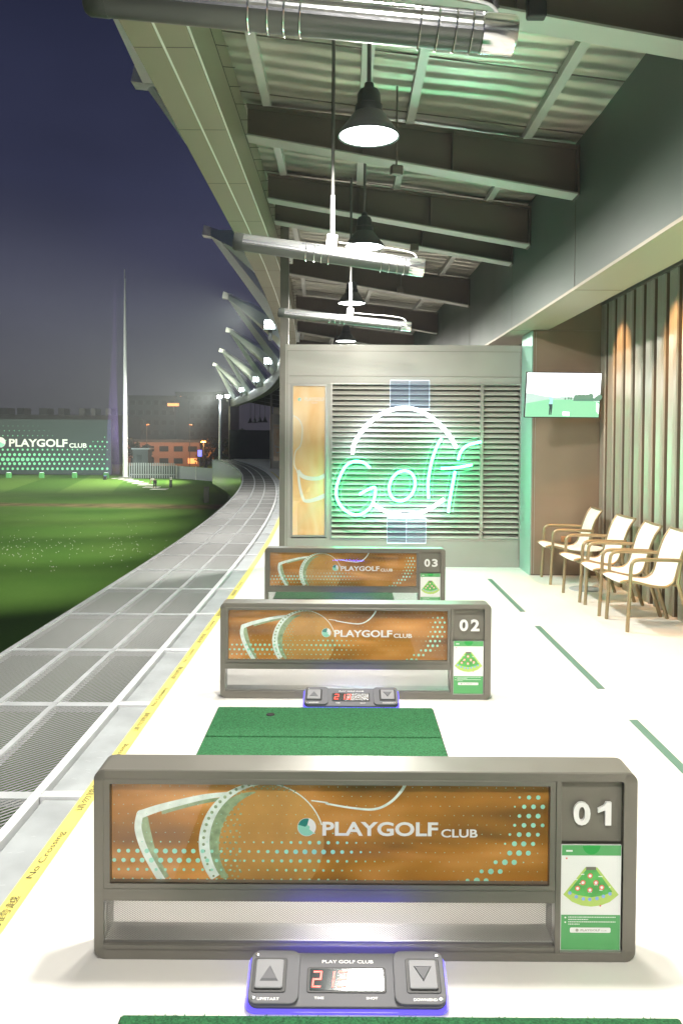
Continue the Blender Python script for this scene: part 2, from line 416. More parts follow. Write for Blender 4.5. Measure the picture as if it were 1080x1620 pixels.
def prof(mb, loop, ys=Y):
    "closed section loop [(x,z)] swept along the building"
    n = len(loop); N = len(ys)
    vs = [(x-cv(y),y,z) for y in ys for x,z in loop]
    fs = [(i*n+k,i*n+(k+1)%n,(i+1)*n+(k+1)%n,(i+1)*n+k) for i in range(N-1) for k in range(n)]
    fs += [tuple(range(n))[::-1], tuple((N-1)*n+k for k in range(n))]
    mb.add(vs, fs); return mb
def rect(x0,x1,z0,z1): return [(x0,z0),(x1,z0),(x1,z1),(x0,z1)]
# ================================================================== ground and deck
g = MB(); g.quad((-400,-60,GZ),(300,-60,GZ),(300,600,GZ),(-400,600,GZ))
tag(g.build('field', M['field']), kind='structure')
tag(prof(MB(), rect(-1.165,3.12,-.25,0)).build('deck_floor', M['floor']), kind='structure')
# dashed guide line (green)
for i in range(6):
    y0 = 9.58-2.4*i-1.8
    tag(MB().box(1.672,1.722,y0,y0+1.8,.0005,.004).build('floor_line', M['dash']),
        ['green dash on white floor nearest the louvred wall, beside the first chair','green dash on white floor in the middle, level with divider 02','green dash on white floor running out at the right edge beside divider 01',
         'green floor dash beside the camera','green floor dash behind the camera','green floor dash farthest behind the camera'][i], 'floor line', 'green dashes along the floor')
# yellow tape with its warning text
tp = empty('warning_tape', (0,0,0), 0, 'yellow warning tape with black lettering along the edge of the white floor', 'tape')
strip(MB(), -1.195,.0035, -1.127,.0035, [y for y in Y if y < 40]).build('tape_strip', M['tape'], tp)
tm = MB()
def along(y0, flip=1):
    return lambda x,y,z: (-1.161+z-.0 , y0+x, .0052)
for k in range(9):
    y0 = 1.05+k*.98
    fa = lambda x,y,z,y0=y0: (-1.161-z, y0+x, .0052)
    if y0 < 9.2:
        tm.text('No Crossing', 0, .36, -.017, .017, 0, fn=fa)
        if k < 8: tm.text('请勿跨越', .55, .86, -.016, .018, 0, fn=fa)
tm.build('lettering', M['ink'], tp)
# ================================================================== grated walkway
gx = [(-1.775,-1.43),(-2.125,-1.785),(-2.56,-2.135)]
def expanded(x0, x1, y0, y1, pw, pl, wd, z):
    "diamond mesh between the limits: two families of crossing strands"
    m = MB(); sl = pl/pw; W = x1-x0
    for sg in (1,-1):
        k = y0-W*sl-pl
        while k < y1+W*sl:
            # line y = k + sg*sl*(x-x0)
            a, b = (x0,k if sg>0 else k+W*sl), (x1,k+W*sl if sg>0 else k)
            (xa,ya),(xb,yb) = a,b
            if ya > yb: xa,ya,xb,yb = xb,yb,xa,ya
            if yb > y0 and ya < y1:
                if ya < y0: t = (y0-ya)/(yb-ya); xa += (xb-xa)*t; ya = y0
                if yb > y1: t = (y1-ya)/(yb-ya); xb = xa+(xb-xa)*t; yb = y1
                if abs(yb-ya) > .002:
                    dx, dy = xb-xa, yb-ya; l = math.hypot(dx,dy); nx, ny = -dy/l*wd/2, dx/l*wd/2
                    zz = z+(.003 if sg>0 else 0)
                    m.quad((xa+nx,ya+ny,zz),(xb+nx,yb+ny,zz),(xb-nx,yb-ny,zz-.004),(xa-nx,ya-ny,zz-.004))
            k += pl
    return m
PITCH = 1.29
gm = [expanded(a, b, .02, PITCH-.02, .036, .041, .0042, -.012) for a, b in gx]
def module_parts(root, shear):
    for m in gm: m.build('mesh_panel', M['zinc_grate'], root)
    f = MB()
    for xa, xb in ((-1.43,-1.385),(-1.797,-1.763),(-2.148,-2.112),(-2.60,-2.56)): f.box(xa,xb,0,PITCH-.004,-.05,.002)
    f.build('frame', M['frame_steel'], root)
    MB().box(-2.60,-1.385,-.036,.036,-.045,-.006).build('cross_member', M['frame_steel'], root)
    MB().box(-1.43,-1.385,0,PITCH-.004,.002,.0035).build('edge_angle', M['white_steel'], root)
    MB().box(-1.365,-1.168,.035,PITCH-.035,-.06,-.012).build('cover_plate', M['zinc'], root, bevel=.003)
    rs = random.Random(4); sf = MB()
    for q in range(16):
        x_, y_ = rs.uniform(-1.34,-1.2), rs.uniform(.08,PITCH-.1); l_ = rs.uniform(.008,.035); a_ = rs.uniform(-.3,.5); w_ = .0012
        sf.quad((x_,y_,-.0112),(x_+l_*math.cos(a_),y_+l_*math.sin(a_),-.0112),(x_+l_*math.cos(a_),y_+l_*math.sin(a_)+w_*2,-.0112),(x_,y_+w_,-.0112))
    sf.build('scuff_marks', M['white_steel'], root)
    MB().box(-1.383,-1.17,-.03,.03,-.05,.0015).build('cross_bar', M['white_steel'], root)
g0 = None; k = 0; y = -.13
while y < 60:
    sh = (cv(y+PITCH)-cv(y))/PITCH
    if g0 is None:
        g0 = empty('walkway_grate', (0,0,0)); module_parts(g0, 0); o = g0
    else: o = copy_tree(g0)
    o.location = (-cv(y), y, 0); o.rotation_euler.z = math.atan(sh)
    lab = 'galvanised mesh walkway section alongside the dashed yellow tape, number %d from the camera' % (k+1)
    near = {1:'mesh walkway section with grey cover plate nearest the camera, beside divider 01',2:'mesh walkway section level with the green mat of bay 02',3:'mesh walkway section level with divider 02'}
    tag(o, near.get(k, 'mesh walkway section of the curving row, '+('%d sections farther than divider 02' % (k-3) if k > 3 else 'below the camera')), 'grating', 'mesh walkway sections along the deck edge')
    y += PITCH; k += 1
# ================================================================== range building
bld = empty('driving_range_building', (0,0,0), 0, 'long curved driving range building with sloping steel roof open to the dark field', 'building')
zr = lambda x: H+2.52+.118*(1.99-x)      # roof underside
m = MB()
ys = [-6+i*.5 for i in range(137)]
nx = 10
vs = []
for yy in ys:
    for i in range(nx+1):
        x = -.95+i*(3.05)/nx; vs.append((x-cv(yy), yy, zr(x)+.012*math.sin(yy*3.1+i)+.05))
m.add(vs, [(i*(nx+1)+k,i*(nx+1)+k+1,(i+1)*(nx+1)+k+1,(i+1)*(nx+1)+k) for i in range(len(ys)-1) for k in range(nx)])
m.build('roof_sheet', M['roof'], bld, smooth=True)
s_ = MB(); yy = -1.2
while yy < 30:
    s_.bar((-.9-cv(yy),yy,zr(-.9)+.036),(1.98-cv(yy),yy,zr(1.98)+.036),.012,.006); yy += 1.02
s_.build('roof_seams', M['beam'], bld)
for xp in (-.72,.50,1.50):
    mm = MB(); prof(mm, [(xp,zr(xp)-.02),(xp+.07,zr(xp)-.02),(xp+.07,zr(xp)+.045),(xp,zr(xp)+.045)]); mm.build('purlin', M['purlin'], bld)
def beam(y):
    c = cv(y); m = MB()
    A = (-.86-c, 1.985-c); top = (zr(-.86)-.022, zr(1.985)-.022); bot = (zr(-.86)-.28, zr(1.985)-.43)
    fm = MB()
    for (z0,z1,t,wd) in ((top,None,.012,.18),(bot,None,.014,.19)):
        (m if z0 is top else fm).add([(A[0],y-wd/2,z0[0]),(A[1],y-wd/2,z0[1]),(A[1],y+wd/2,z0[1]),(A[0],y+wd/2,z0[0])]+[(A[0],y-wd/2,z0[0]+t),(A[1],y-wd/2,z0[1]+t),(A[1],y+wd/2,z0[1]+t),(A[0],y+wd/2,z0[0]+t)],
              [(0,3,2,1),(4,5,6,7),(0,1,5,4),(1,2,6,5),(2,3,7,6),(3,0,4,7)])
    m.add([(A[0],y-.005,bot[0]+.014),(A[1],y-.005,bot[1]+.014),(A[1],y-.005,top[1]),(A[0],y-.005,top[0]),(A[0],y+.005,bot[0]+.014),(A[1],y+.005,bot[1]+.014),(A[1],y+.005,top[1]),(A[0],y+.005,top[0])],
          [(0,1,2,3),(7,6,5,4),(0,4,5,1),(2,6,7,3)])
    m.box(A[1]-.012,A[1],y-.1,y+.1,bot[1]-.01,top[1]+.01)
    for bx in (.35,.62): 
        xx = A[0]+(A[1]-A[0])*bx; m.box(xx,xx+.008,y-.085,y+.085,bot[0]+(bot[1]-bot[0])*bx+.015,top[0]+(top[1]-top[0])*bx)
    o = m.build('roof_beam', M['beam'], bld); fm.build('bottom_flange', M['flange_lit'], o); return o
for yb in (-1.2,1.6,4.53,7.17,9.02,9.95,13.1,16.6,20.2,24,28,32,36,40,44,48,52,56,59.5): beam(yb)
# fascia box: underside panels, inner face, outer face
ZF = H+2.28
fa = MB(); prof(fa, [(-1.255,ZF),(-1.085,ZF),(-1.085,ZF+.02),(-1.235,ZF+.02),(-1.235,ZF+.5),(-1.255,ZF+.5)])
prof(fa, [(-1.067,ZF),(-.90,ZF),(-.90,ZF+.62),(-.92,ZF+.64),(-.92,ZF+.02),(-1.067,ZF+.02)]); fa.build('fascia', M['fascia'], bld)
prof(MB(), rect(-1.084,-1.068,ZF+.004,ZF+.018)).build('fascia_trim', M['fascia_line'], bld)
prof(MB(), [(-1.27,ZF+.5),(-.9,ZF+.70),(-.9,ZF+.73),(-1.27,ZF+.53)]).build('roof_edge', M['white_steel'], bld)
prof(MB(), [(-.9,ZF+.70),(2.3,zr(2.3)+.12),(2.3,zr(2.3)+.15),(-.9,ZF+.73)]).build('roof_top', M['concrete'], bld)
sm = MB(); yy = 1.0
while yy < 40:
    c = cv(yy); sm.box(-1.252-c,-1.088-c,yy,yy+.008,ZF-.0015,ZF+.001); sm.box(-1.064-c,-.903-c,yy,yy+.008,ZF-.0015,ZF+.001); yy += 1.29
sm.build('fascia_joints', M['beam'], bld)
prof(MB(), rect(-.895,-.885,ZF,ZF+.012)).build('fascia_bead', M['fascia_line'], bld)
# right side: upper wall, soffit, recess ceiling
uw = MB(); prof(uw, [(1.99,2.977),(2.04,2.977),(2.04,zr(2)+.2),(1.99,zr(1.99)+.2)]); uw.build('upper_wall', M['upper_wall'], bld)
prof(MB(), [(1.985,2.95),(2.42,2.95),(2.42,3.28),(2.40,3.28),(2.40,2.975),(1.985,2.975)]).build('soffit', M['soffit'], bld)
prof(MB(), rect(2.40,3.4,3.282,3.32)).build('recess_ceiling', M['upper_wall'], bld)
js = MB()
for yy in (2.2,4.6,7.2,9.9,13,16): js.box(1.986-cv(yy),1.9885-cv(yy),yy,yy+.008,2.978,zr(1.99)); js.box(1.99-cv(yy),2.41-cv(yy),yy,yy+.006,2.948,2.951)
js.build('wall_joints', M['beam'], bld)
prof(MB(), rect(-1.42,-1.22,GZ,-.26)).build('lower_wall', M['lower'], bld)
prof(MB(), rect(3.4,3.5,GZ,5.2)).build('rear_wall', M['far_wall'], bld)
# far wing: dark end wall with glazing and lower storey face
e1 = MB(); yE = 61; cE = cv(yE)
e1.box(-1.5-cE,3.3-cE,yE,yE+.2,-.2,2.15); e1.build('end_wall', M['dark_glass'], bld)
MB().box(-1.55-cE,-1.45-cE,yE,yE+.15,-.2,ZF).build('end_post', M['beam'], bld)
lw = MB(); strip(lw, -2.62,-.06,-2.62,-1.9,[y for y in Y if y > 36]); lw.build('edge_skirt', M['dark_glass'], bld)
# thin black rail and ticks modelled in place of bracket shadows on the fascia
bs_ = MB(); yy = 1.0
prof(bs_, rect(-.872,-.868,ZF+.30,ZF+.304), [y for y in Y if y < 30])
while yy < 16:
    bs_.bar((-.868-cv(yy),yy,ZF+.302),(-.80-cv(yy),yy+.10,ZF+.34),.004,.004); yy += .32
tag(bs_.build('bracket_shadow_lines', M['black']), 'row of thin black ticks standing in for bracket shadows along the inner edge of the roof fascia', 'shadow lines')
prof(MB(), [(.10,zr(.1)-.02),(.19,zr(.19)-.02),(.19,zr(.19)+.02),(.10,zr(.1)+.02)]).build('cable_tray', M['purlin'], bld)
# ------------------------------------------------------------------ membrane fins
bases = [Vector((-1.0-cv(d), d, ZF+.55)) for d in (12.3,22.5,33,43.5,53,61.3)]
tips = [at(236,127,11.3), at(338,369,18), at(363,469,28), at(365,523,38.5), at(353,555,48.5), at(342,577,57.5)]
fl = ['nearest, only its tip showing past the roof edge','first tall one, its tip beside the hanging heater','second from the heater','third from the heater, above the first floodlight','fourth, over the far wing','last and smallest, beside the lamp post']
for i, t in enumerate(tips):
    f = empty('roof_truss_fin', bases[i], 0, 'white V-shaped roof fin, '+fl[i], 'roof fin', 'white V fins along the roof edge')
    P0 = bases[i]; q = t-P0
    b0 = Vector((0,-11,0)) if i == 0 else bases[i-1]-P0
    MB().bar(q, b0 if i else Vector((cv(1.3),-11,0)), .15,.12,(.50,.46)).build('spar', M['fin'], f)
    MB().bar(q, Vector((0,0,0)), .15,.12,(.40,.32)).build('spar', M['fin'], f)
    mem = MB(); mid = (b0+Vector((0,0,0)))/2
    mem.add([q*.92, b0*.98+q*.02, b0*.45, q*.3+b0*.35], [(0,1,2,3)]); mem.build('membrane', M['fin'], f)
    out = Vector((-.55,0,.12)); k_ = .55 if i else .5; MB().bar(q-out*.2, q+out*.7*k_, .22,.16,(.27,.22)).build('tip_cap', M['white_steel'], f)
fw = ['hidden behind the tallest fin','by the partition edge','third from the far end','second from the far end','at the far end of the roof']
for i, P0 in enumerate(bases[1:6]):
    p = P0+Vector((-.55,-.4,.05)); fo = empty('floodlight', p, 0, 'glowing white floodlight on the roof edge, '+fw[i], 'floodlight', 'floodlights on the roof edge')
    MB().box(-.13,.13,-.16,-.12,.02,.22).build('lens', M['flood'], fo); MB().box(-.16,.16,-.12,.06,-.02,.26).build('housing', M['lamp_shell'], fo)
    MB().box(-.05,.05,-.05,.05,-.3,-.02).build('bracket', M['rod'], fo)
    lamp('flood_beam', 'SPOT', (-.3,-.4,.5), 30000, (.95,1,.72), .3, (-60,58,-13), fo, spot=74, blend=.9)
    lamp('flood_spill', 'POINT', (-.3,-.8,1.0), 20 if i else 26, (.88,1,.95), .2, None, fo)
# ------------------------------------------------------------------ pendant lamps
def make_pendant(lit=True, glow=True):
    r = empty('pendant_lamp', (0,0,0))
    MB().lathe([(.012,.345),(.028,.335),(.034,.30),(.06,.29),(.072,.265),(.076,.20),(.086,.195),(.090,.15),(.105,.135),(.13,.10),(.165,.055),(.192,.018),(.195,.0),(.188,.0),(.10,.10),(.0,.11)], 28).build('shade', M['lamp_shell'], r, smooth=True)
    MB().lathe([(.0,.004),(.1,.0),(.182,.006),(.184,.02),(.0,.03)], 28).build('lens', M['lens'] if lit else M['lamp_shell'], r, smooth=True)
    MB().tube([(0,0,.29),(0,0,2.0)], .014, 8).build('rod', M['rod'], r)
    return r
def pend_len(o, L):
    for ch in [x for x in bpy.data.objects if x.parent == o]:
        if ch.name.startswith('rod'): ch.scale = (1,1,(L)/2.0)
ZL = 3.79
pl = [(at(583,216,5.25),'bright bell pendant lamp largest and nearest, above bay 02'),(at(576,391,8.1),'bell pendant lamp with dark shade hanging just behind the second tube heater'),
      (at(556,480,11.5),'bell pendant lamp over the louvred wall, above the third tube heater'),(at(547,540,15.5),'farthest and smallest bell pendant lamp, low over the top edge of the louvred wall'),
      (Vector((.19,3.2,ZL)),'bell pendant lamp over divider 01, above the frame'),(Vector((.2,-.6,ZL)),'bell pendant lamp above the camera'),(Vector((.2,-3.6,ZL)),'bell pendant lamp behind the camera'),
      (Vector((.1-cv(20),20,ZL)),'bell pendant lamp in the next bay block, hidden by the partition'),(Vector((.0-cv(25),25,ZL)),'bell pendant lamp midway along the next bay block')]
p0 = None
for i, (p, lb) in enumerate(pl):
    o = p0 if False else None
    if p0 is None: p0 = make_pendant(); o = p0
    else: o = copy_tree(p0)
    o.location = p; tag(o, lb, 'pendant lamp', 'bell pendant lamps hanging from the roof')
    pend_len(o, zr(p.x)+.02-p.z)
    lamp('pendant_light', 'AREA', (0,0,-.012), PEND*(1.1,1,1,1,1,1.15,.9,.8,.8)[i], (1,.965,.90), .34, (0,0,-1), o)
u0 = make_pendant(False); dk = [(396,669,54),(403,669,52),(411,668,50),(419,668,48)]
for i, (a,b,d) in enumerate(dk):
    o = u0 if i == 0 else copy_tree(u0)
    p = at(a,b,d); o.location = p; pend_len(o, zr(p.x+cv(d))-p.z)
    tag(o, 'unlit dark pendant lamp under the far wing roof', 'pendant lamp', 'unlit pendant lamps in the far wing')
# ------------------------------------------------------------------ tube heaters
def make_heater(a, b, r, label, d, hang, top):
    L = (b-a).length; e = empty('tube_heater', (a+b)/2, 0, label, 'heater', 'hanging tube heaters')
    t = (b-a).normalized(); rotm = Vector((1,0,0)).rotation_difference(t)
    def put(mb, name, mt, smooth=True):
        mb.v = [tuple(rotm @ Vector(v)) for v in mb.v]; return mb.build(name, mt, e, smooth=smooth)
    h = L/2
    mb = MB(); n = 40; vs = []
    for x in (-h+.02, h-.10):
        for k in range(n):
            an = 2*math.pi*k/n; rr = r*(1 if k % 2 else .975) if math.sin(an) > -.2 else r
            vs.append((x, rr*math.cos(an), rr*math.sin(an)))
    fc = [(k,(k+1)%n,n+(k+1)%n,n+k) for k in range(n)]
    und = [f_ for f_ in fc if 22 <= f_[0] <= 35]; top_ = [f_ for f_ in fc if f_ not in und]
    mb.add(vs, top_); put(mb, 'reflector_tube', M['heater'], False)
    mu = MB(); mu.add(vs, und); put(mu, 'tube_shaded_underside', M['heater_shaded'], True)
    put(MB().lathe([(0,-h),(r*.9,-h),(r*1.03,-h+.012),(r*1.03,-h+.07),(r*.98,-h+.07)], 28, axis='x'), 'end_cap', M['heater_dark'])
    put(MB().lathe([(r*.98,h-.11),(r*1.05,h-.105),(r*1.05,h-.01),(r*.95,h),(0,h)], 28, axis='x'), 'end_cap', M['chrome'])
    gd = MB()
    for x in (h-.14,h-.19,h-.245,h-.30,-.16,-.10,-.05,0.0):
        gd.tube([(x, 1.07*r*math.cos(a_), 1.07*r*math.sin(a_)) for a_ in [R(-60+i*15) for i in range(-8,17)]], .003, 5)
    gd.tube([(-.2,-.75*r,.78*r),(.02,-.75*r,.78*r)], .004, 5); gd.tube([(h-.32,-.75*r,.78*r),(h-.1,-.75*r,.78*r)], .004, 5)
    put(gd, 'guard_wire', M['chrome'])
    cb = MB(); cb.tube(smooth_path([(hang+.05,-.01,r+.03),(hang+.25,-.01,r+.035),(h-.25,-.01,r+.04),(h-.10,-.01,r+.03),(h-.06,-.01,r-.005)]), .005, 6)
    put(cb, 'cable', M['rod_white'])
    put(MB().box(hang-.035,hang+.035,-.03,.03,r-.01,r+.075), 'bracket', M['white'], False)
    p = rotm @ Vector((hang,0,r+.07))
    zt = top-(a.z+b.z)/2
    MB().tube([p,(p.x,p.y,p.z+.28)], .016, 8).build('rod_sleeve', M['rod_white'], e, smooth=True)
    MB().tube([(p.x,p.y,p.z+.28),(p.x,p.y,zt)], .013, 8).build('rod', M['rod'], e, smooth=True)
    return e
def hx(d, x0, y0, x1, y1): return at(x0,y0,d), at(x1,y1,d)
a, b = hx(2.6, 137,-8, 815,57); make_heater(a, b, .058, 'big silver tube heater nearest the camera, crossing the top of the picture', 2.6, .0, zr(0))
a, b = hx(5.74, 370,381, 671,424); make_heater(a, b, .060, 'silver tube heater in the middle, its dark end over the roof edge', 5.74, .005, zr(-.1))
a, b = hx(8.8, 440,494, 650,517); make_heater(a, b, .050, 'smallest silver tube heater, farthest away above the louvred wall', 8.8, .05, zr(0))
# small sensor boxes hanging from the beams
def sensor(p, top, label):
    e = empty('sensor_box', p, R(20), label, 'sensor'); MB().box(-.045,.045,-.03,.03,-.035,.035).build('housing', M['beam'], e, bevel=.006)
    MB().tube([(0,0,.03),(0,0,top-p.z)], .008, 6).build('stem', M['beam'], e)
p = at(627,269,6.4); sensor(p, zr(p.x), 'small brown sensor box on a stem right of the nearest pendant lamp')
p = at(848,14,4.35)
e = empty('junction_box', p, 0, 'dark rectangular junction box under the nearest roof beam', 'junction box'); MB().box(-.05,.05,-.03,.03,-.05,.06).build('housing', M['black'], e, bevel=.012)
for q, (a,b,d,l) in enumerate(((655,392,9.9,'small grey sensor right of the second heater'),(633,459,13,'small grey sensor above the third heater'))):
    p = at(a,b,d); e = empty('beam_sensor', p, 0, l, 'sensor'); MB().box(-.05,.05,-.05,.05,-.04,.05).build('housing', M['beam'], e, bevel=.01)
p = at(786,12,2.72); e = empty('heater_plug', p, 0, 'black cable running into the end of the nearest tube heater', 'cable')
MB().tube(smooth_path([(0,0,0),(-.01,0,.03),(-.05,0,.07),(-.12,.02,.085),(-.3,.04,.12)]), .008, 8).build('cord', M['rubber'], e, smooth=True)
# ================================================================== louvred partition wall with poster
def make_partition():
    e = empty('partition_wall', (0,0,0)); YW = 0
    X0, X1, Z1 = -.835, 2.262, 2.83
    px0, px1, pz0, pz1 = -.690,-.236,.385,2.325
    lx0, lx1, lz0, lz1 = -.170,2.215,.36,2.33
    f = MB()
    f.box(X0,X1,0,.16,pz1+.0,Z1); f.box(X0,X1,0,.16,0,lz0)         # head and base
    f.box(X0,px0,.001,.159,lz0,pz1); f.box(px1,lx0,.001,.159,lz0,pz1); f.box(lx1,X1,.001,.159,lz0,pz1)
    f.box(px0,px1,.12,.158,lz0,pz1); f.build('frame', M['partition'], e, bevel=.003)
    t = MB()
    for z0,z1 in ((2.42,2.432),): t.box(X0+.12,X1-.02,-.004,.002,z1-.006,z1)
    t.box(X0+.09,X0+.096,-.003,.002,.1,2.75); t.box(X0+.09,X1-.05,-.003,.002,2.745,2.75); t.box(X1-.05,X1-.045,-.003,.002,.1,2.75)
    t.box(X0-.002,X0+.07,-.02,.0,0,Z1+.005)
    t.build('trim', M['casing'], e)
    MB().box(X0,X0+.105,-.012,.10,Z1+.002,zr(-.8)-.02).build('post', M['casing'], e)
    pf = MB(); pf.ring(rrect(px0,px1,pz0-.01,pz1,.004,1), rrect(px0+.022,px1-.022,pz0+.015,pz1-.022,.003,1), -.008,.05,.002); pf.build('poster_frame', M['casing_light'], e)
    ps = MB().box(px0+.01,px1-.01,.01,.02,pz0,pz1-.01).build('poster', M['art_poster'], e)
    w_, h_ = px1-px0, pz1-pz0
    U = lambda u, v: (px0+w_*u, pz1-h_*v)
    def Z6(x,y): return U((x-105)/345, (y-110)/1445)
    a = MB()
    P = [tuple(q[:2]) for q in smooth_path([(*Z6(115,405),0),(*Z6(170,435),0),(*Z6(208,500),0),(*Z6(212,580),0),(*Z6(195,690),0),(*Z6(150,745),0),(*Z6(135,830),0),(*Z6(145,900),0),(*Z6(200,975),0)])]
    a.ribbon(P, .014, .008)
    P = [tuple(q[:2]) for q in smooth_path([(*Z6(170,930),0),(*Z6(220,985),0),(*Z6(300,1005),0),(*Z6(380,1000),0),(*Z6(437,970),0)])]; a.ribbon(P, .05, .007)
    P = [tuple(q[:2]) for q in smooth_path([(*Z6(175,960),0),(*Z6(190,1080),0),(*Z6(225,1200),0),(*Z6(270,1220),0),(*Z6(350,1200),0),(*Z6(437,1165),0)])]; a.ribbon(P, [.025+.001*i for i in range(len(P))], .0075)
    a.build('artwork_lines', M['white'], ps)
    dt = MB()
    for i in range(16):
        for j in range(70):
            u, v = (i+.5*(j%2)+.6)/17, (j+.7)/72
            s = 0
            if v < .09: s = .004*(1-v/.09)
            q = (v-.72)/.27-(1-u)
            if v > .70 and abs(q) < .42: s = .0055*(1-abs(q)/.42)
            if s > .0008: dt.disc(*U(u,v), .006, s, 6)
    dt.build('halftone_dots', M['art_dots'], ps)
    lg = MB(); x_, z_ = Z6(185,255); lg.disc(x_, z_, .005, .024, 18); lg.build('logo', M['white'], ps)
    lg = MB(); lg.poly([(x_,z_)]+[(x_+.021*math.cos(R(k)),z_+.021*math.sin(R(k))) for k in range(40,300,20)], .004); lg.build('logo_swirl', M['logo_lite'], ps)
    tx = MB(); x0,z0 = Z6(235,270); x1,z1 = Z6(425,235); tx.text('PLAYGOLF', x0,x1,z0,z1,.005,bold=.02); x0,z0 = Z6(300,292); x1,z1 = Z6(355,277); tx.text('CLUB', x0,x1,z0,z1,.005,bold=.02); tx.build('lettering', M['white'], ps)
    MB().box(px0+.02,px1-.02,.0,.002,pz0+.013,pz1-.02).build('poster_glass', M['pane'], e)
    # louvres
    MB().box(lx0,lx1,.13,.158,lz0,pz1).build('louvre_backing', M['beam'], e)
    s = MB(); n = 29; p = (lz1-lz0)/n
    for i in range(n):
        z = lz0+p*(i+.5)
        for xa, xb in ((lx0,1.715),(1.755,lx1)):
            y0, y1, za, zb, th = .012, .075, z-.022, z+.020, .006
            s.add([(xa,y0,za),(xb,y0,za),(xb,y1,zb),(xa,y1,zb),(xa,y0,za-th),(xb,y0,za-th),(xb,y1,zb-th),(xa,y1,zb-th)],
                  [(0,1,2,3),(7,6,5,4),(0,4,5,1),(1,5,6,2),(2,6,7,3),(3,7,4,0)])
    s.build('louvre_slats', M['slat'], e)
    MB().box(1.715,1.755,-.004,.09,lz0-.03,lz1).build('mullion', M['casing_light'], e)
    fr = MB(); fr.ring(rrect(lx0-.02,lx1+.02,lz0-.02,lz1+.015,.004,1), rrect(lx0,lx1,lz0,lz1,.003,1), -.006,.09,.002); fr.build('louvre_frame', M['casing_light'], e)
    return e
YP = 10.46
pw = make_partition(); pw.location = (0,YP,0)
tag(pw, 'grey louvred partition wall carrying an orange golf poster and the neon sign', 'wall', 'louvred partition walls')
p2 = copy_tree(pw); p2.location = (-cv(43)-.05,43,0); p2.rotation_euler.z = .17; tag(p2, 'distant partition wall with orange poster at the far bend of the walkway', 'wall', 'louvred partition walls')
# ------------------------------------------------------------------ neon sign
YN = YP-.16
ns = empty('neon_sign', (at(640,728,YN).x, YN, at(640,728,YN).z), 0, 'glowing neon sign reading Golf in green across a white circle on the louvres', 'neon sign')
O_ = ns.location.copy()
def N5(x, y):
    p = at(510+x/3.857, 590+y/3.857, YN)-O_; return Vector((p.x,0,p.z))
def neon(pts, mt, r=.0155, closed=False, back=None, name='neon_tube', dy=0):
    P = smooth_path([N5(*q)+Vector((0,dy,0)) for q in pts], 6, closed)
    MB().tube(P, r, 8, closed).build(name, mt, ns, smooth=True)
    if back:
        Q = [(q.x,q.z) for q in P]
        if closed: Q.append(Q[0])
        MB().ribbon(Q, .12, .03+dy).build('acrylic_backing', back[0], ns)
        for sg in (1,-1):
            E = []
            for i,(x,z) in enumerate(Q):
                a_, b_ = Q[max(i-1,0)], Q[min(i+1,len(Q)-1)]; tx,tz = b_[0]-a_[0], b_[1]-a_[1]; l = math.hypot(tx,tz) or 1
                E.append((x-sg*tz/l*.06,.029+dy,z+sg*tx/l*.06))
            MB().tube(E, .0016, 4).build('acrylic_edge', back[1], ns)
wb = (M['acrylic'], M['acrylic_edge']); gb = (M['acrylic_green'], M['acrylic_edge_green'])
neon([(183,495),(190,440),(230,370),(300,290),(380,240),(470,214),(560,220),(640,255),(720,320),(780,390),(815,455)], M['neon_white'], .021)
neon([(310,800),(380,842),(470,865),(570,860),(660,825),(740,770)], M['neon_white'], .019)
neon([(288,578),(250,547),(190,540),(140,570),(103,640),(85,705),(90,770),(130,830),(190,863),(240,858),(290,820),(315,765),(320,700),(270,715),(225,740)], M['neon_green'], back=gb, dy=-.02)
neon([(485+78*math.cos(a)+14*math.sin(a), 688-92*math.sin(a)) for a in [R(i*30) for i in range(12)]], M['neon_green'], closed=True, back=gb, dy=-.02)
neon([(725,400),(700,440),(670,520),(652,600),(642,680),(646,765)], M['neon_green'], back=gb, dy=-.02)
neon([(825,530),(842,480),(885,440),(965,420)], M['neon_green'], back=gb, dy=-.02)
neon([(720,582),(810,577),(910,560)], M['neon_green'], back=gb, dy=-.02)
neon([(807,600),(792,680),(777,760),(765,850)], M['neon_green'], back=gb, dy=-.02)
for (x0,y0,x1,y1,xm) in ((414,45,655,215,532),(395,890,633,1040,513)):
    a, b = N5(x0,y1), N5(x1,y0)
    MB().box(a.x,b.x,.05,.056,a.z,b.z).build('acrylic_plate', M['acrylic'], ns)
    ed = MB(); t = .004; m_ = N5(xm,y0).x
    ed.box(a.x,b.x,.047,.059,b.z,b.z+t*1.5); ed.box(a.x,b.x,.047,.059,a.z-t*1.5,a.z); ed.box(a.x-t/2,a.x,.047,.059,a.z,b.z); ed.box(b.x,b.x+t/2,.047,.059,a.z,b.z); ed.box(m_,m_+t/2,.044,.05,a.z,b.z)
    ed.build('plate_edge', M['acrylic_edge'], ns)
cb = MB(); cb.tube(smooth_path([N5(825,960),N5(860,965),N5(940,955),N5(1000,985),N5(1180,1000)]), .004, 6); cb.build('power_cable', M['rubber'], ns)
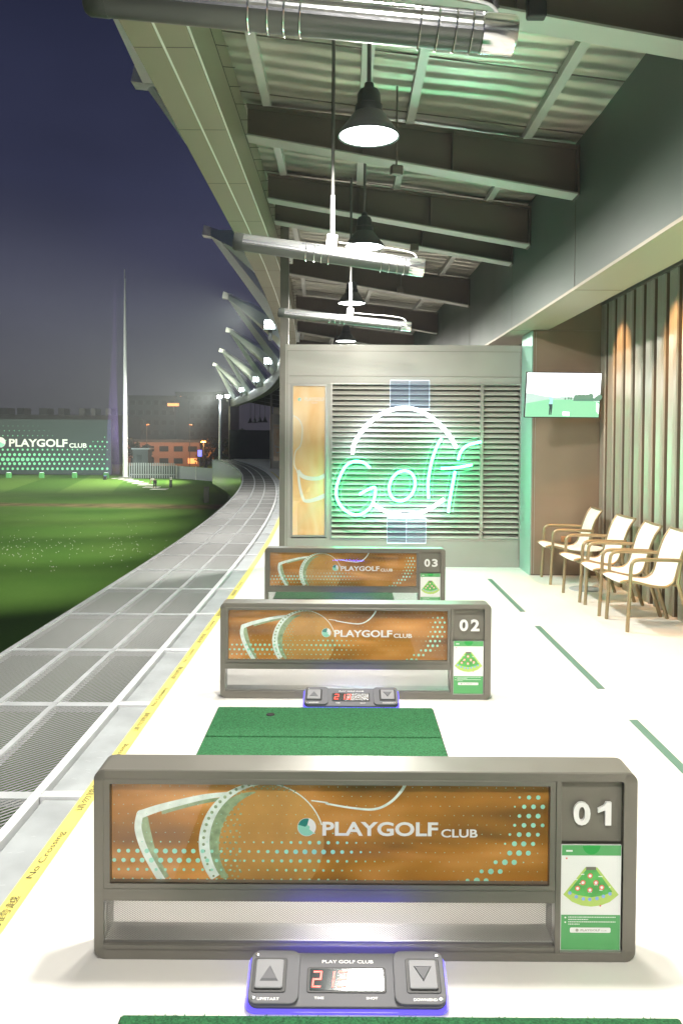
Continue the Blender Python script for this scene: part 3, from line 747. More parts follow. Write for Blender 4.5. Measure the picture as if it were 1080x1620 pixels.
# ================================================================== right wall: cladding, TV wall
cl = empty('cladding_wall', (3.05,0,0), 0, 'tall ribbed metal cladding wall with green and orange glow behind the chairs', 'wall')
m = MB(); pts = []; yy = -2.0
while yy < 9.9:
    pts += [(-.004,yy),(.004,yy+.09),(-.004,yy+.18),(.012,yy+.19),(.075,yy+.20),(.075,yy+.285),(.012,yy+.295)]; yy += .30
pts = [(x,y) for x,y in pts if y < 9.86]+[(0,9.86)]
n = len(pts); zs = [0,.6,1.2,1.8,2.4,3.24]
m.add([(x,y,z) for z in zs for x,y in pts], [(k*n+i,k*n+n+i,k*n+n+i+1,k*n+i+1) for k in range(len(zs)-1) for i in range(n-1)])
mat('groove_shade', (.12,.095,.062), .5); mat('cladding', (.40,.385,.32), .36, .35, var=.04, vs=1.2)  # recess faces coloured darker in place of shade between the ribs
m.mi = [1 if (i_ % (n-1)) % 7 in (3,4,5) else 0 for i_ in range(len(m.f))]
m.build('ribbed_sheet', [M['cladding'], M['groove_shade']], cl)
gv = MB(); yy = -2.0
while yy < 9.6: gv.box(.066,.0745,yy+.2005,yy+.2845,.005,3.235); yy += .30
gv.build('groove_shade_strip', M['groove_shade'], cl)
MB().box(-.015,.08,-2,9.86,3.245,3.275).build('top_trim', M['beam'], cl)
tw = empty('tv_wall', (2.24,9.88,0), 0, 'brown panelled wall behind the television, between louvred wall and ribbed cladding', 'wall')
MB().box(0,.86,0,.55,0,2.945).build('panel', M['tv_wall'], tw, bevel=.004)
MB().box(.19,.86,.003,.55,2.947,3.28).build('panel', M['tv_wall'], tw)
t = MB(); t.box(.035,.04,-.004,0,.02,2.93); t.box(.005,.012,-.006,0,.02,2.93); t.build('trim', M['casing_light'], tw)
MB().box(.012,.8,-.006,-.001,0,.012).build('base_trim', M['beam'], tw)
mat('teal_light_tint', (.35,.62,.52), .3, .4); MB().box(-.012,-.001,-.01,.56,0,2.94).build('side_lit_face', M['teal_light_tint'], tw)  # side face coloured teal in place of the neon's light
ol = empty('wall_outlet', at(895,853,9.87), 0, 'small brown power outlet low on the wall behind the first chair', 'outlet'); MB().box(-.06,.06,-.01,.008,-.035,.035).build('plate', M['outlet'], ol, bevel=.003)
o2 = MB(); o2.box(-.02,-.012,-.012,-.0105,-.01,.01); o2.box(.012,.02,-.012,-.0105,-.01,.01); o2.build('socket', M['black'], ol)
# television
c = at(890.5,625,9.55); tv = empty('television', c, 0, 'flat television tilted down on the brown wall, showing a golfer on a green fairway', 'television')
tilt = R(-9); tv.rotation_euler = (tilt*-1,0,R(4)); Wt, Ht = .445,.265
MB().box(-Wt,Wt,0,.035,-Ht,Ht).build('bezel', M['tv_black'], tv, bevel=.004)
MB().box(-.12,.12,.035,.09,-.12,.12).build('mount', M['black'], tv); MB().bar((0,.08,0),(.02,.36,.02),.05,.05).build('arm', M['black'], tv)
sc = MB().box(-Wt+.008,Wt-.008,-.003,-.001,-Ht+.01,Ht-.008).build('screen', M['tv_sky'], tv)
w2, h2 = Wt-.008, Ht-.01
T = lambda x, y: (-w2+2*w2*(x-50)/890, h2-2*h2*(y-205)/(510))
MB().poly([T(50,715),T(940,715),T(940,530),T(600,510),T(300,512),T(50,560)], -.0035).build('picture_fairway', M['tv_grass'], sc)
MB().poly([T(50,560),T(300,512),T(180,490),T(50,500)], -.0038).build('picture_path', M['tv_haze'], sc)
hz = MB(); hz.poly([T(50,500),T(300,512),T(620,510),T(620,480),T(520,475),T(400,488),T(250,470),T(100,440),T(50,440)], -.0036); hz.build('picture_far_trees', M['tv_haze'], sc)
tr = MB(); 
for x,y,r in ((650,480,30),(690,478,34),(735,475,30),(780,480,34),(825,470,36),(900,490,26),(930,480,34),(560,495,14),(520,500,12),(590,497,14)): 
    X_,Z_ = T(x,y); tr.disc(X_,Z_,-.004-.00001*x,2*w2*r/890,9)
tr.poly([T(620,525),T(940,525),T(940,490),T(620,490)], -.0041); tr.build('picture_trees', M['tv_tree'], sc)
gf = MB(); gf.poly([T(325,560),T(370,560),T(372,600),T(365,690),T(352,690),T(350,620),T(345,690),T(333,690),T(335,600)], -.0046); gf.build('picture_trousers', M['tv_dark'], sc)
gf = MB(); gf.poly([T(328,565),T(372,565),T(374,500),T(365,485),T(345,480),T(322,500),T(340,515)], -.0047); gf.build('picture_golfer', M['tv_blue'], sc)
gf = MB(); gf.poly([T(500,650),T(583,655),T(583,703),T(500,695)], -.0046); gf.poly([T(900,540),T(935,560),T(938,680),T(905,640)], -.0046); gf.build('picture_caption', M['tv_sky'], sc)
# warm downlights over the chairs
for i, yy in enumerate((9.1,7.6,6.1,4.6,3.1,1.0)):
    e = empty('downlight', (2.78,yy,3.275), 0, 'round warm downlight in the recess over the ribbed wall, %s from the television' % ['first','second','third','fourth','fifth','sixth'][i], 'downlight', 'warm downlights over the ribbed wall')
    MB().lathe([(.03,.0),(.045,-.008),(.05,-.008),(.05,0)], 20).build('rim', M['casing_light'], e, smooth=True)
    MB().lathe([(0,-.003),(.03,-.003)], 16).build('lens', M['lit_orange'], e)
    lamp('warm_light', 'SPOT', (0,0,-.02), 150, (1,.50,.20), .03, (.16,0,-1.6), e, spot=75, blend=.9)
# green uplights added out of view to tint the cladding and upper wall
for k,(yy, zz) in enumerate(((5.2,.05),(2.4,.05))):
    e = empty('added_green_uplight', (2.86,yy,zz), 0, 'added unseen low green LED uplight strip at the foot of the ribbed wall, '+('nearer the chairs' if k == 0 else 'nearer the camera'), 'uplight', 'added green uplights at the ribbed wall')
    MB().box(-.03,.03,-.5,.5,-.045,-.005).build('housing', M['black'], e)
    mat('added_green_led', (.1,.6,.3), .4, em=(.08,1,.45), es=6) if 'added_green_led' not in M else None
    MB().box(-.02,.02,-.49,.49,-.005,.002).build('diffuser', M['added_green_led'], e)
    lamp('added_green_light', 'AREA', (0,0,.01), 34, (.10,1,.50), .04, (.3,0,1.2), e, shape='RECTANGLE', sy=.95)
# ================================================================== bay dividers
def Lp(px, py): return ((px-581)/502.5, (1522-py)/502.5)
def mesh_fine(x0, x1, z0, z1, p, hgt, wd, y):
    m = MB(); m0 = expanded(x0,x1,z0,z1,p,hgt,wd,0)
    m.v = [(v[0], y+v[2], v[1]) for v in m0.v]; m.f = m0.f; m.mi = m0.mi; return m
def seg(P, y, m, w):
    Q = smooth_path([(*Lp(*q),0) for q in P], 6); Q = [(q.x,q.y) for q in Q]
    k = len(Q)-1; ws = [w[0]+(w[1]-w[0])*i/k for i in range(k+1)]
    m.ribbon(Q, ws, y)
Z1 = lambda x, y: (170+x/3, 1220+y/3)
Z2 = lambda x, y: (520+x/2.919, 1220+y/2.919)
def make_divider():
    e = empty('bay_divider', (0,0,0)); X0, X1, ZT = -.852, .853, .605
    cs = MB(); cs.ring(rrect(X0,X1,.0,ZT,.034,6), rrect(X0+.028,X1-.040,.028,ZT-.026,.008,6), 0,.125,.003); cs.build('casing', M['casing'], e, smooth=True)
    bk = MB(); bk.box(X0+.027,.598,.004,.118,.186,.228); bk.box(.598,.616,.002,.12,.027,ZT-.025); bk.box(X0+.027,.598,.06,.118,.228,ZT-.025); bk.box(.616,X1-.039,.04,.12,.027,ZT-.025)
    bk.box(X0+.027,.598,.003,.022,.027,.045)
    bk.build('rails', M['casing'], e, bevel=.002)
    fr = MB(); fr.ring(rrect(X0+.030,.596,.2285,ZT-.0275,.003,1), rrect(X0+.049,.580,.243,ZT-.042,.002,1), -.002,.04,.002); fr.build('poster_frame', M['casing'], e)
    MB().box(X0+.05,.579,.002,.012,.238,.243).build('poster_lip', M['casing_light'], e)
    pr = MB().box(X0+.045,.584,.030,.034,.236,ZT-.038).build('poster', M['art'], e)
    y = .0295
    a = MB()
    seg([Z1(200,560),Z1(165,470),Z1(240,300),Z1(330,60)], y-.00003, a, (.001,.001))
    a = MB()
    seg([Z1(590,125),Z1(480,138),Z1(380,160),Z1(250,195),Z1(165,225)], y, a, (.014,.026))
    seg([Z1(158,222),Z1(148,290),Z1(168,370),Z1(205,450),Z1(265,552)], y-.0001, a, (.022,.024))
    a.disc(*Lp(*Z1(160,224)), y-.00015, .012, 14)
    seg([Z1(975,155),Z1(1050,165),Z2(0,165),Z2(120,185),Z2(220,190),Z2(290,160),Z2(340,110),Z2(370,60)], y, a, (.004,.010))
    # ball rim
    c0 = Z1(752,362); r0 = 288/3
    rim = []; ws = []
    for i in range(61):
        t = R(-38+i*(258)/60)          # from right shoulder over the top to lower left
        an = t+R(56)
        rim.append(Lp(c0[0]+r0*math.cos(an), c0[1]-r0*math.sin(an))); q = i/60
        ws.append(.004+.030*max(0,math.sin(math.pi*min(1,max(0,(q-.25)/.8))))**1.2)
    keep = [(p,w_) for p,w_ in zip(rim,ws) if p[1] > .238 and p[1] < ZT-.04]
    a.ribbon([p for p,_ in keep], [w_ for _,w_ in keep], y-.0002)
    a.build('artwork_lines', M['art_pale'], pr)
    bd = MB(); lim = lambda p: (p[0], min(max(p[1],.2385),ZT-.0395))
    bd.poly([lim(Lp(c0[0]+(r0-1)*math.cos(R(k)), c0[1]-(r0-1)*math.sin(R(k)))) for k in range(0,360,6)], y+.0004)
    bd.build('artwork_ball', M['art_ball'], pr)
    dm = MB(); rd_ = random.Random(5)
    for ii in range(-13,14):
        for jj in range(-13,14):
            u_, v_ = (ii+.5*(jj%2))/13.0, jj/13.0*.87
            q_ = math.hypot(u_,v_)
            if q_ > .97 or (u_ > -.25 and v_ < .72): continue
            k_ = math.sin(q_*math.pi/2)/max(q_,.01); p = Lp(c0[0]+r0*u_*k_, c0[1]-r0*v_*k_)
            if .243 < p[1] < ZT-.046: dm.disc(p[0],p[1],y+.00018,.0042*math.sqrt(max(.12,1-q_*q_)),8)
    dm.build('artwork_dimples', M['art_teal'], pr)
    b_ = MB()
    in2 = []
    for i in range(31):
        an = R(100+i*4.6); in2.append(Lp(c0[0]+(r0-13)*math.cos(an), c0[1]-(r0-13)*math.sin(an)))
    in2 = [p for p in in2 if p[1] > .238]; k = len(in2)
    b_.ribbon(in2, [.004+.034*math.sin(math.pi*i/(k-1))+.012*i/k for i in range(k)], y+.0003)
    # dimples on the rim
    for i in range(26):
        an = R(60+i*6.4); rr = r0+1
        p = Lp(c0[0]+rr*math.cos(an), c0[1]-rr*math.sin(an))
        if .242 < p[1] < ZT-.046: b_.disc(p[0],p[1],y-.0005,.0030+.0025*math.sin(math.pi*i/26),8)
    seg([Z1(560,150),Z1(480,160),Z1(380,182),Z1(260,215)], y+.0002, b_, (.010,.016)); seg([Z1(175,240),Z1(190,330),Z1(215,430),Z1(270,540)], y+.0001, b_, (.026,.04))
    b_.build('artwork_shading', M['art_teal'], pr)
    d_ = MB(); pit = .0295
    for j in range(11):
        z = .2445+j*.0298; dz = z-.24
        for i in range(48):
            x = -.795+(i+.5*(j%2))*pit
            if x > .575 or z > ZT-.046: continue
            s = .0011+.0004*math.sin(i*.7+j)
            s += math.exp(-((x+.64)/.24)**2)*(.0018,.0042,.0078,.0072,.0012,0,0,0,0,0,0)[j]
            s += math.exp(-((x+.17)/.15)**2)*(.0030,.0035,.0050,.0075,.0050,.001,0,0,0,0,0)[j]
            cc = .352+1.5*min(dz,.09)+.35*max(0,dz-.09); s += (.0085-.0145*max(0,dz-.05)*(.8))*math.exp(-((x-cc)/(.038+.10*dz))**4) if j < 10 else 0
            d_.disc(x,z,y-.0012,max(s,.0009),9)
    d_.build('halftone_dots', M['art_dots'], pr)
    lx,lz = Lp(488,1314); lg = MB().disc(lx,lz,y-.002,.0295,28).build('logo', M['art_white'], pr)
    l2 = MB(); l2.poly([(lx,lz)]+[(lx+.028*math.cos(R(k)),lz+.028*math.sin(R(k))) for k in range(165,330,12)], y-.0024)
    l2.poly([(lx,lz)]+[(lx+.028*math.cos(R(k)),lz+.028*math.sin(R(k))) for k in range(150,166,4)]+[(lx-.02,lz+.0)], y-.0023); l2.disc(lx+.003,lz-.001,y-.0028,.007,12)
    l2.build('logo_swirl', M['logo_lite'], lg)
    l3 = MB(); l3.poly([(lx,lz)]+[(lx+.028*math.cos(R(k)),lz+.028*math.sin(R(k))) for k in range(75,166,10)], y-.0025); l3.build('logo_wedge', M['logo_dark'], lg)
    tx = MB(); x0,z0 = Lp(513,1328); x1,z1 = Lp(697,1305); tx.text('PLAYGOLF', x0,x1,z0,z1,y-.002,bold=.028)
    x0,z0 = Lp(702,1329.5); x1,z1 = Lp(760,1316); tx.text('CLUB', x0,x1,z0,z1,y-.002,bold=.022); tx.build('lettering', M['art_white'], pr)
    MB().quad((X0+.047,.012,.240),(.582,.012,.240),(.582,.012,ZT-.040),(X0+.047,.012,ZT-.040)).build('glass', M['pane'], e)
    # mesh slot
    sl = MB(); mf = mesh_fine(X0+.03,.596,.047,.184,.0105,.0062,.0017,.028); mf.build('wire_mesh', M['casing_light'], e)
    MB().box(X0+.028,.597,.024,.12,.028,.050).build('slot_shelf', M['casing_light'], e)
    # number column
    MB().box(.618,X1-.042,.028,.034,.374,ZT-.028).build('number_plate', M['plate'], e)
    cd = MB().box(.618,X1-.046,.010,.016,.014+.02,.370).build('range_map_card', M['card_white'], e)
    xa, xb = .6195, X1-.0475; cw = xb-xa; K = lambda u, v: (xa+cw*u, .370-.335*v)
    y = .0095
    g1 = MB()
    (p0_,q0_),(p1_,q1_) = K(0,.098),K(1,0); g1.poly([(p0_,q0_),(p1_,q0_),(p1_,q1_),(p0_,q1_)], y)
    (p0_,q0_),(p1_,q1_) = K(0,1),K(1,.665); g1.poly([(p0_,q0_),(p1_,q0_),(p1_,q1_),(p0_,q1_)], y); g1.build('card_border', M['card_green'], cd)
    g2 = MB(); x_,z_ = K(.5,0); g2.poly([(x_+.028*math.cos(R(-k)),z_+.028*math.sin(R(-k))*1.05) for k in range(0,181,15)], y-.0005); g2.build('card_tab', M['card_green2'], cd)
    fan = MB(); fan.poly([K(.40,.21),K(.60,.21),K(.97,.47),K(.82,.54),K(.66,.575),K(.50,.585),K(.34,.575),K(.18,.54),K(.03,.47)], y-.0004); fan.build('map_rough', M['map_lime'], cd)
    fan = MB(); fan.poly([K(.43,.22),K(.57,.22),K(.86,.44),K(.72,.475),K(.5,.495),K(.28,.475),K(.12,.44)], y-.0008); fan.build('map_fairway', M['map_green'], cd)
    bx = MB(); (p0_,q0_),(p1_,q1_) = K(.41,.235),K(.58,.205); bx.poly([(p0_,q0_),(p1_,q0_),(p1_,q1_),(p0_,q1_)], y-.0012)
    bx.build('map_tee', M['plate'], cd)
    rd = MB(); 
    for u,v in ((.48,.29),(.36,.355),(.58,.355),(.27,.41),(.68,.40),(.48,.425)): rd.disc(*K(u,v), y-.0012, .0085, 10)
    rd.disc(*K(.08,.125), y-.0006,.003,6); rd.disc(*K(.66,.575), y-.001,.003,6); rd.build('map_targets', M['map_red'], cd)
    rd = MB()
    for u,v in ((.14,.455),(.25,.49),(.37,.51),(.48,.515),(.60,.505),(.71,.485),(.82,.46)): rd.disc(*K(u,v), y-.0012, .006, 8)
    rd.build('map_flags', M['map_blue'], cd)
    wt = MB()
    for u,v in ((.48,.29),(.36,.355),(.58,.355),(.27,.41),(.68,.40),(.48,.425)): wt.disc(*K(u,v), y-.0014, .005, 8)
    for (u,v,du) in ((.32,.28,.06),(.62,.30,.07),(.30,.37,.05),(.55,.38,.06),(.22,.33,.05),(.80,.40,.03),(.45,.45,.06),(.64,.43,.05)): x_,z_ = K(u,v); wt.poly([(x_,z_),(x_+cw*du,z_),(x_+cw*du,z_+.003),(x_,z_+.003)], y-.0012)
    r_ = random.Random(3)
    for v, u1 in ((.69,.92),(.712,.45),(.735,.92),(.757,.30)):
        u = .12
        while u < u1:
            du = r_.uniform(.012,.03); x_,z_ = K(u,v); wt.poly([(x_,z_),(x_+cw*du,z_),(x_+cw*du,z_+.0028),(x_,z_+.0028)], y-.0006); u += du+.008
    wt.disc(*K(.07,.69), y-.0006,.003,6); wt.disc(*K(.07,.735), y-.0006,.003,6)
    x0,z0 = K(.15,.835); x1,z1 = K(.84,.785); wt.poly(rrect(x0,x1,z0,z1,.004,3), y-.0006)
    x0,z0 = K(.07,.062); x1,z1 = K(.18,.045); wt.poly([(x0,z0),(x1,z0),(x1,z1),(x0,z1)], y-.0006)
    wt.build('card_print', M['card_white'], cd)
    gt = MB(); x0,z0 = K(.33,.82); x1,z1 = K(.66,.80); gt.text('PLAYGOLF', x0,x1,z0,z1,y-.001,bold=.02); x0,z0 = K(.68,.82); x1,z1 = K(.77,.807); gt.text('CLUB',x0,x1,z0,z1,y-.001); gt.disc(*K(.27,.81),y-.001,.005,10); gt.build('card_lettering', M['grey_ink'], cd)
    MB().box(.617,X1-.041,.002,.02,.027,.034).build('card_ledge', M['casing_light'], e)
    ft = MB(); ft.box(X0+.0,X0+.05,.126,.16,0,.012); ft.box(X1-.05,X1,.126,.16,0,.012); ft.build('foot', M['rubber'], e)
    sp_ = MB(); 
    for k in range(0): pass
    return e
def digits(e, txt):
    m = MB(); x0,z0 = Lp(910,1305); x1,z1 = Lp(937,1268)
    m.text(txt[0], x0,x1,z0,z1,.022,dp=.010,bold=.03)
    x0b,_ = Lp(949 if txt[1] == '1' else 946,0); x1b,_ = Lp(970 if txt[1] == '1' else 973,0)
    if txt[1] == '1':
        w_ = x1b-x0b; h_ = z1-z0; m.prism([(x0b+.55*w_,z0),(x1b,z0),(x1b,z1),(x0b+.62*w_,z1),(x0b+.45*w_,z1-.16*h_),(x0b,z1-.28*h_),(x0b,z1-.46*h_),(x0b+.55*w_,z1-.34*h_)], .012,.022)
    else: m.text(txt[1], x0b,x1b,z0,z1,.022,dp=.010,bold=.03)
    m.build('number', M['white'], e)
d0 = make_divider(); DV = []
for i, (yy, x_) in enumerate(((2.545,.070),(5.14,.072),(7.72,.098))):
    o = d0 if i == 0 else copy_tree(d0); DV.append(o)
    o.location = (x_,yy,0)
for i, o in enumerate(DV):
    digits(o, '0%d' % (i+1))
    tag(o, ['grey framed bay divider numbered 01 with orange golf artwork, large in front','grey framed bay divider numbered 02 with orange golf artwork, in the middle','grey framed bay divider numbered 03 with orange golf artwork, nearest the neon wall'][i], 'bay divider', 'numbered bay dividers')
# ------------------------------------------------------------------ consoles
def make_console():
    e = empty('control_console', (0,0,0)); tl = R(21.0)
    ct, st = math.cos(tl), math.sin(tl)
    TF = lambda x,y,z: (x, y*ct-z*st, y*st+z*ct)       # local: x, y up the slope 0..0.175, z out of the face
    def put(mb, name, mt, par=None, smooth=False, bevel=0):
        mb.v = [TF(*v) for v in mb.v]; return mb.build(name, mt, par or e, smooth=smooth, bevel=bevel)
    def slab(x0,x1,y0,y1,z0,z1,r,name,mt,par=None,bevel=.003):
        P = rrect(x0,x1,y0,y1,r,5); mb = MB(); n = len(P)
        mb.add([(a,b,z0) for a,b in P]+[(a,b,z1) for a,b in P], [tuple(range(n))[::-1], tuple(range(n,2*n))]+[(i,(i+1)%n,n+(i+1)%n,n+i) for i in range(n)])
        return put(mb, name, mt, par, bevel=bevel)
    slab(-.294,.294,-.008,.170,.000,.008,.03,'led_edge',M['led_blue'],bevel=0)
    slab(-.286,.286,.0,.165,.008,.020,.028,'body',M['console'])
    slab(-.286,-.140,.001,.164,.020,.032,.026,'button_block',M['console']); slab(.136,.286,.001,.164,.020,.032,.026,'button_block',M['console'])
    slab(-.118,.114,.04,.118,.020,.0225,.008,'display_bezel',M['black'])
    ds = slab(-.110,.106,.046,.112,.0226,.0235,.004,'display',M['display'],bevel=0)
    seg7 = {'2':'abged','1':'bc','3':'abgcd'}
    def s7(x0,ch,mb):
        w_, h_, t = .026,.050,.0052
        y0 = .054; Q = {'a':(x0,x0+w_,y0+h_-t,y0+h_),'d':(x0,x0+w_,y0,y0+t),'g':(x0,x0+w_,y0+h_/2-t/2,y0+h_/2+t/2),'b':(x0+w_-t,x0+w_,y0+h_/2+.001,y0+h_-.001),'c':(x0+w_-t,x0+w_,y0+.001,y0+h_/2-.001),'f':(x0,x0+t,y0+h_/2,y0+h_),'e':(x0,x0+t,y0,y0+h_/2)}
        for k in seg7[ch]:
            a,b,c_,d_ = Q[k]; sk = .1
            mb.add([(a+(c_-y0)*sk,c_,.0242),(b+(c_-y0)*sk,c_,.0242),(b+(d_-y0)*sk,d_,.0242),(a+(d_-y0)*sk,d_,.0242)], [(0,1,2,3)])
    mb = MB(); s7(-.104,'2',mb); s7(-.066,'1',mb); s7(-.030,'3',mb); put(mb,'digit_segments',M['led_red'],ds)
    T2 = lambda z: (lambda x,y,zz: (x,zz,z))
    for mb_, (t,x0,x1,y0,y1,z) in ((0,('PLAY GOLF CLUB',-.075,.078,.131,.141,.0205)),(0,('TIME',-.095,-.067,.022,.029,.0205)),(0,('SHOT',.055,.088,.022,.029,.0205)),(0,('UP/START',-.258,-.195,.010,.018,.0325)),(0,('DOWN/END',.190,.258,.010,.018,.0325))):
        q = MB(); q.text(t,x0,x1,y0,y1,0,bold=.01,fn=T2(z)); put(q,'lettering',M['white'])
    for sx, up in ((-.228,1),(.222,-1)):
        bz = slab(sx-.050,sx+.050,.032,.138,.032,.0345,.008,'button_bezel',M['black'])
        bt = slab(sx-.041,sx+.041,.041,.129,.0345,.041,.006,'button',M['console_lite'],bz)
        q = MB(); cy = .085; h = .024*up
        q.add([(sx-.027,cy-h,.041),(sx+.027,cy-h,.041),(sx,cy+h,.041),(sx-.022,cy-h*.75,.045),(sx+.022,cy-h*.75,.045),(sx,cy+h*.75,.045)], [(0,1,2),(3,4,5),(0,1,4,3),(1,2,5,4),(2,0,3,5)]); put(q,'arrow',M['console'],bt)
    q = MB()
    for x_ in (-.270,.270):
        for y_ in (.016,.148): q.lathe([(.0055,.032),(.0055,.034),(0,.0345)],10,o=(x_,y_,0))
    put(q,'screws',M['chrome'])
    w_ = MB(); w_.add([(-.28,0,0),(.28,0,0),(.28,.16*ct,0),(-.28,.16*ct,0),(-.28,0,.0),(.28,0,.0),(.28,.16*ct,.16*st),(-.28,.16*ct,.16*st)],[(0,3,2,1),(4,5,6,7),(0,1,5,4),(1,2,6,5),(2,3,7,6),(3,0,4,7)]); w_.build('wedge_base', M['black'], e)
    lamp('led_glow', 'AREA', (0,.165,.085), .9, (.05,.03,1), .4, (0,1.2,.25), e, shape='RECTANGLE', sy=.02)
    return e
c0_ = make_console(); c0_.location = (.015,2.306,.008)
tag(c0_, 'grey control console with red digits 213 at the foot of divider 01', 'control console', 'bay control consoles')
c1 = copy_tree(c0_); c1.location = (.045,4.935,.008)
for ch in bpy.data.objects:
    if ch.parent and ch.parent.parent == c1 and ch.name.startswith('digit'): ch.hide_render = False
tag(c1, 'smaller looking control console behind the green mat at the foot of divider 02', 'control console', 'bay control consoles')
c2 = copy_tree(c0_); c2.location = (.06,7.52,.008); tag(c2, 'control console hidden behind divider 02 at the foot of divider 03', 'control console', 'bay control consoles')
# ------------------------------------------------------------------ turf mats
def make_mat(y0, y1, gap, label, x0=-.755, x1=.535, fray=True):
    e = empty('hitting_mat', ((x0+x1)/2,(y0+y1)/2,0), 0, label, 'turf mat', 'green hitting mats')
    hx_, hy = (x1-x0)/2, (y1-y0)/2; g_ = gap-(y0+y1)/2
    for a_, b_, nm in ((-hy,g_-.010,'hitting_strip'),(g_+.010,hy,'turf_strip')):
        m = MB(); n = 14
        m.box(-hx_,hx_,a_,b_,.0,.016); o = m.build(nm, M['turf'], e, bevel=.004)
        r_ = random.Random(int(y0*10)+len(nm)); bl = MB()
        for q in range(5200 if fray else 0):
            x_, y_ = r_.uniform(-hx_,hx_), r_.uniform(a_,b_)
            an = r_.uniform(0,6.28); w_ = .004; hh = r_.uniform(.002,.006); dx, dy = math.cos(an)*w_/2, math.sin(an)*w_/2
            lx_, ly_ = r_.uniform(-.004,.004), r_.uniform(-.004,.004)
            bl.add([(x_-dx,y_-dy,.015),(x_+dx,y_+dy,.015),(x_+lx_,y_+ly_,.016+hh)], [(0,1,2)])
        if fray: b2 = bl.build('turf_blades', M['turf'], o); b2['kind'] = 'stuff'
    MB().box(-hx_-.006,hx_+.006,-hy-.006,hy+.006,.0005,.006).build('backing', M['turf_dark'], e)
    return e
mt2 = make_mat(3.55, 4.93, 4.44, 'green turf hitting mat between dividers 01 and 02')
tee = MB(); tee.lathe([(.0,.020),(.022,.021),(.026,.017)], 16).build('tee_hole', M['black'], mt2).location = (-.32,.545,.002)
make_mat(.75, 2.278, 1.9, 'green turf hitting mat of bay 01 at the bottom edge of the picture', -.62, .95)
make_mat(8.3, 9.7, 9.2, 'green turf mat beyond divider 03 seen through its slot', -.72,.50)
make_mat(6.1, 7.45, 6.95, 'green turf mat of bay 03 hidden behind divider 02', -.72,.53, False)
# ================================================================== chairs and side table
def make_chair():
    e = empty('armchair', (0,0,0))      # faces -x, origin at floor under the front left leg line; width along y
    W = .225
    # sling profile (x,z)
    pf = [(-.02,.425),(.03,.438),(.12,.425),(.25,.395),(.36,.385),(.42,.41),(.455,.46),(.48,.55),(.51,.66),(.55,.76),(.605,.845)]
    P = smooth_path([(x,z,0) for x,z in pf], 4); P = [(q.x,q.y) for q in P]; n = len(P)
    vs = []
    for off in (0,-.010):
        for i,(x,z) in enumerate(P):
            a_, b_ = P[max(i-1,0)], P[min(i+1,n-1)]; tx,tz = b_[0]-a_[0], b_[1]-a_[1]; l = math.hypot(tx,tz)
            for y_ in (-W+.012,-W*.5,0,W*.5,W-.012):
                sag = -.012*(1-(y_/W)**2); vs.append((x+(-tz/l)*(off+sag)*-1*-1, y_, z+(tx/l)*(off+sag)))
    fs = []
    for k in range(2):
        for i in range(n-1):
            for j in range(4):
                q = k*n*5+i*5+j; f_ = (q,q+1,q+6,q+5); fs.append(f_ if k == 0 else f_[::-1])
    for i in range(n-1):
        for j in (0,4): q = i*5+j; fs.append((q,q+5,q+5+n*5,q+n*5))
    for j in range(4): fs.append((j,j+1,j+1+n*5,j+n*5)); q = (n-1)*5+j; fs.append((q,q+1,q+1+n*5,q+n*5))
    m = MB(); m.add(vs, fs); m.build('sling_seat', M['sling'], e, smooth=True)
    for sg in (-1,1):
        y_ = sg*(W+.004); rl = MB(); rl.tube([(x,y_,z-.004) for x,z in P], .012, 8); rl.build('side_rail', M['chair_frame'], e, smooth=True)
        yl = sg*(W+.030)
        fl_ = [(.035,yl,0),(.045,yl,.2),(.055,yl,.42),(.060,yl,.545),(.075,yl,.597),(.115,yl,.617),(.2,yl,.620),(.36,yl,.618),(.50,yl-sg*.012,.612)]
        a_ = MB(); a_.tube([Vector(p) for p in fl_[:3]], .0165, 10, sz=1.0); a_.build('leg', M['chair_frame'], e, smooth=True)
        a_ = MB(); a_.tube(smooth_path(fl_[2:],4), .0165, 10); a_.build('armrest', M['chair_frame'], e, smooth=True)
        a_ = MB(); a_.tube([(.60,yl,0),(.53,yl,.22),(.47,yl-sg*.01,.42),(.49,yl-sg*.014,.56),(.505,yl-sg*.016,.63)], .018, 10); a_.build('leg', M['chair_frame'], e, smooth=True)
    for x_, z_ in ((.05,.40),(.46,.395),(.605,.842)):
        MB().tube([(x_,-W-.015,z_),(x_,W+.015,z_)], .011, 8).build('cross_bar', M['chair_frame'], e, smooth=True)
    return e
ch0 = None
for x_, yy, rz, lb in ((2.30,9.50,-.04,'white sling armchair farthest away, beside the brown wall under the television'),(2.32,8.50,.06,'white sling armchair second from the television, beside the round side table'),
                   (2.345,7.87,-.035,'white sling armchair third from the television, tucked against the nearest chair'),(2.375,7.24,.03,'white sling armchair nearest the camera, cut by the right edge')):
    o = make_chair() if ch0 is None else copy_tree(ch0)
    if ch0 is None: ch0 = o
    o.location = (x_,yy,0); o.rotation_euler.z = rz; tag(o, lb, 'armchair', 'row of white sling armchairs')
st_ = empty('side_table', (2.64,8.98,0), 0, 'small round side table with dark base between the two farthest chairs', 'side table')
MB().lathe([(0,.0),(.17,.0),(.17,.008),(.15,.014),(.02,.018),(.02,.02)], 32).build('base', M['zinc'], st_, smooth=True)
MB().tube([(0,0,.015),(0,0,.44)], .016, 10).build('pedestal', M['casing_light'], st_, smooth=True)
MB().lathe([(0,.44),(.19,.44),(.20,.448),(.20,.456),(.195,.462),(0,.462)], 32).build('table_top', M['white'], st_, smooth=True)
# ================================================================== the field and beyond
def G(px, py): return atz(px, py, GZ)
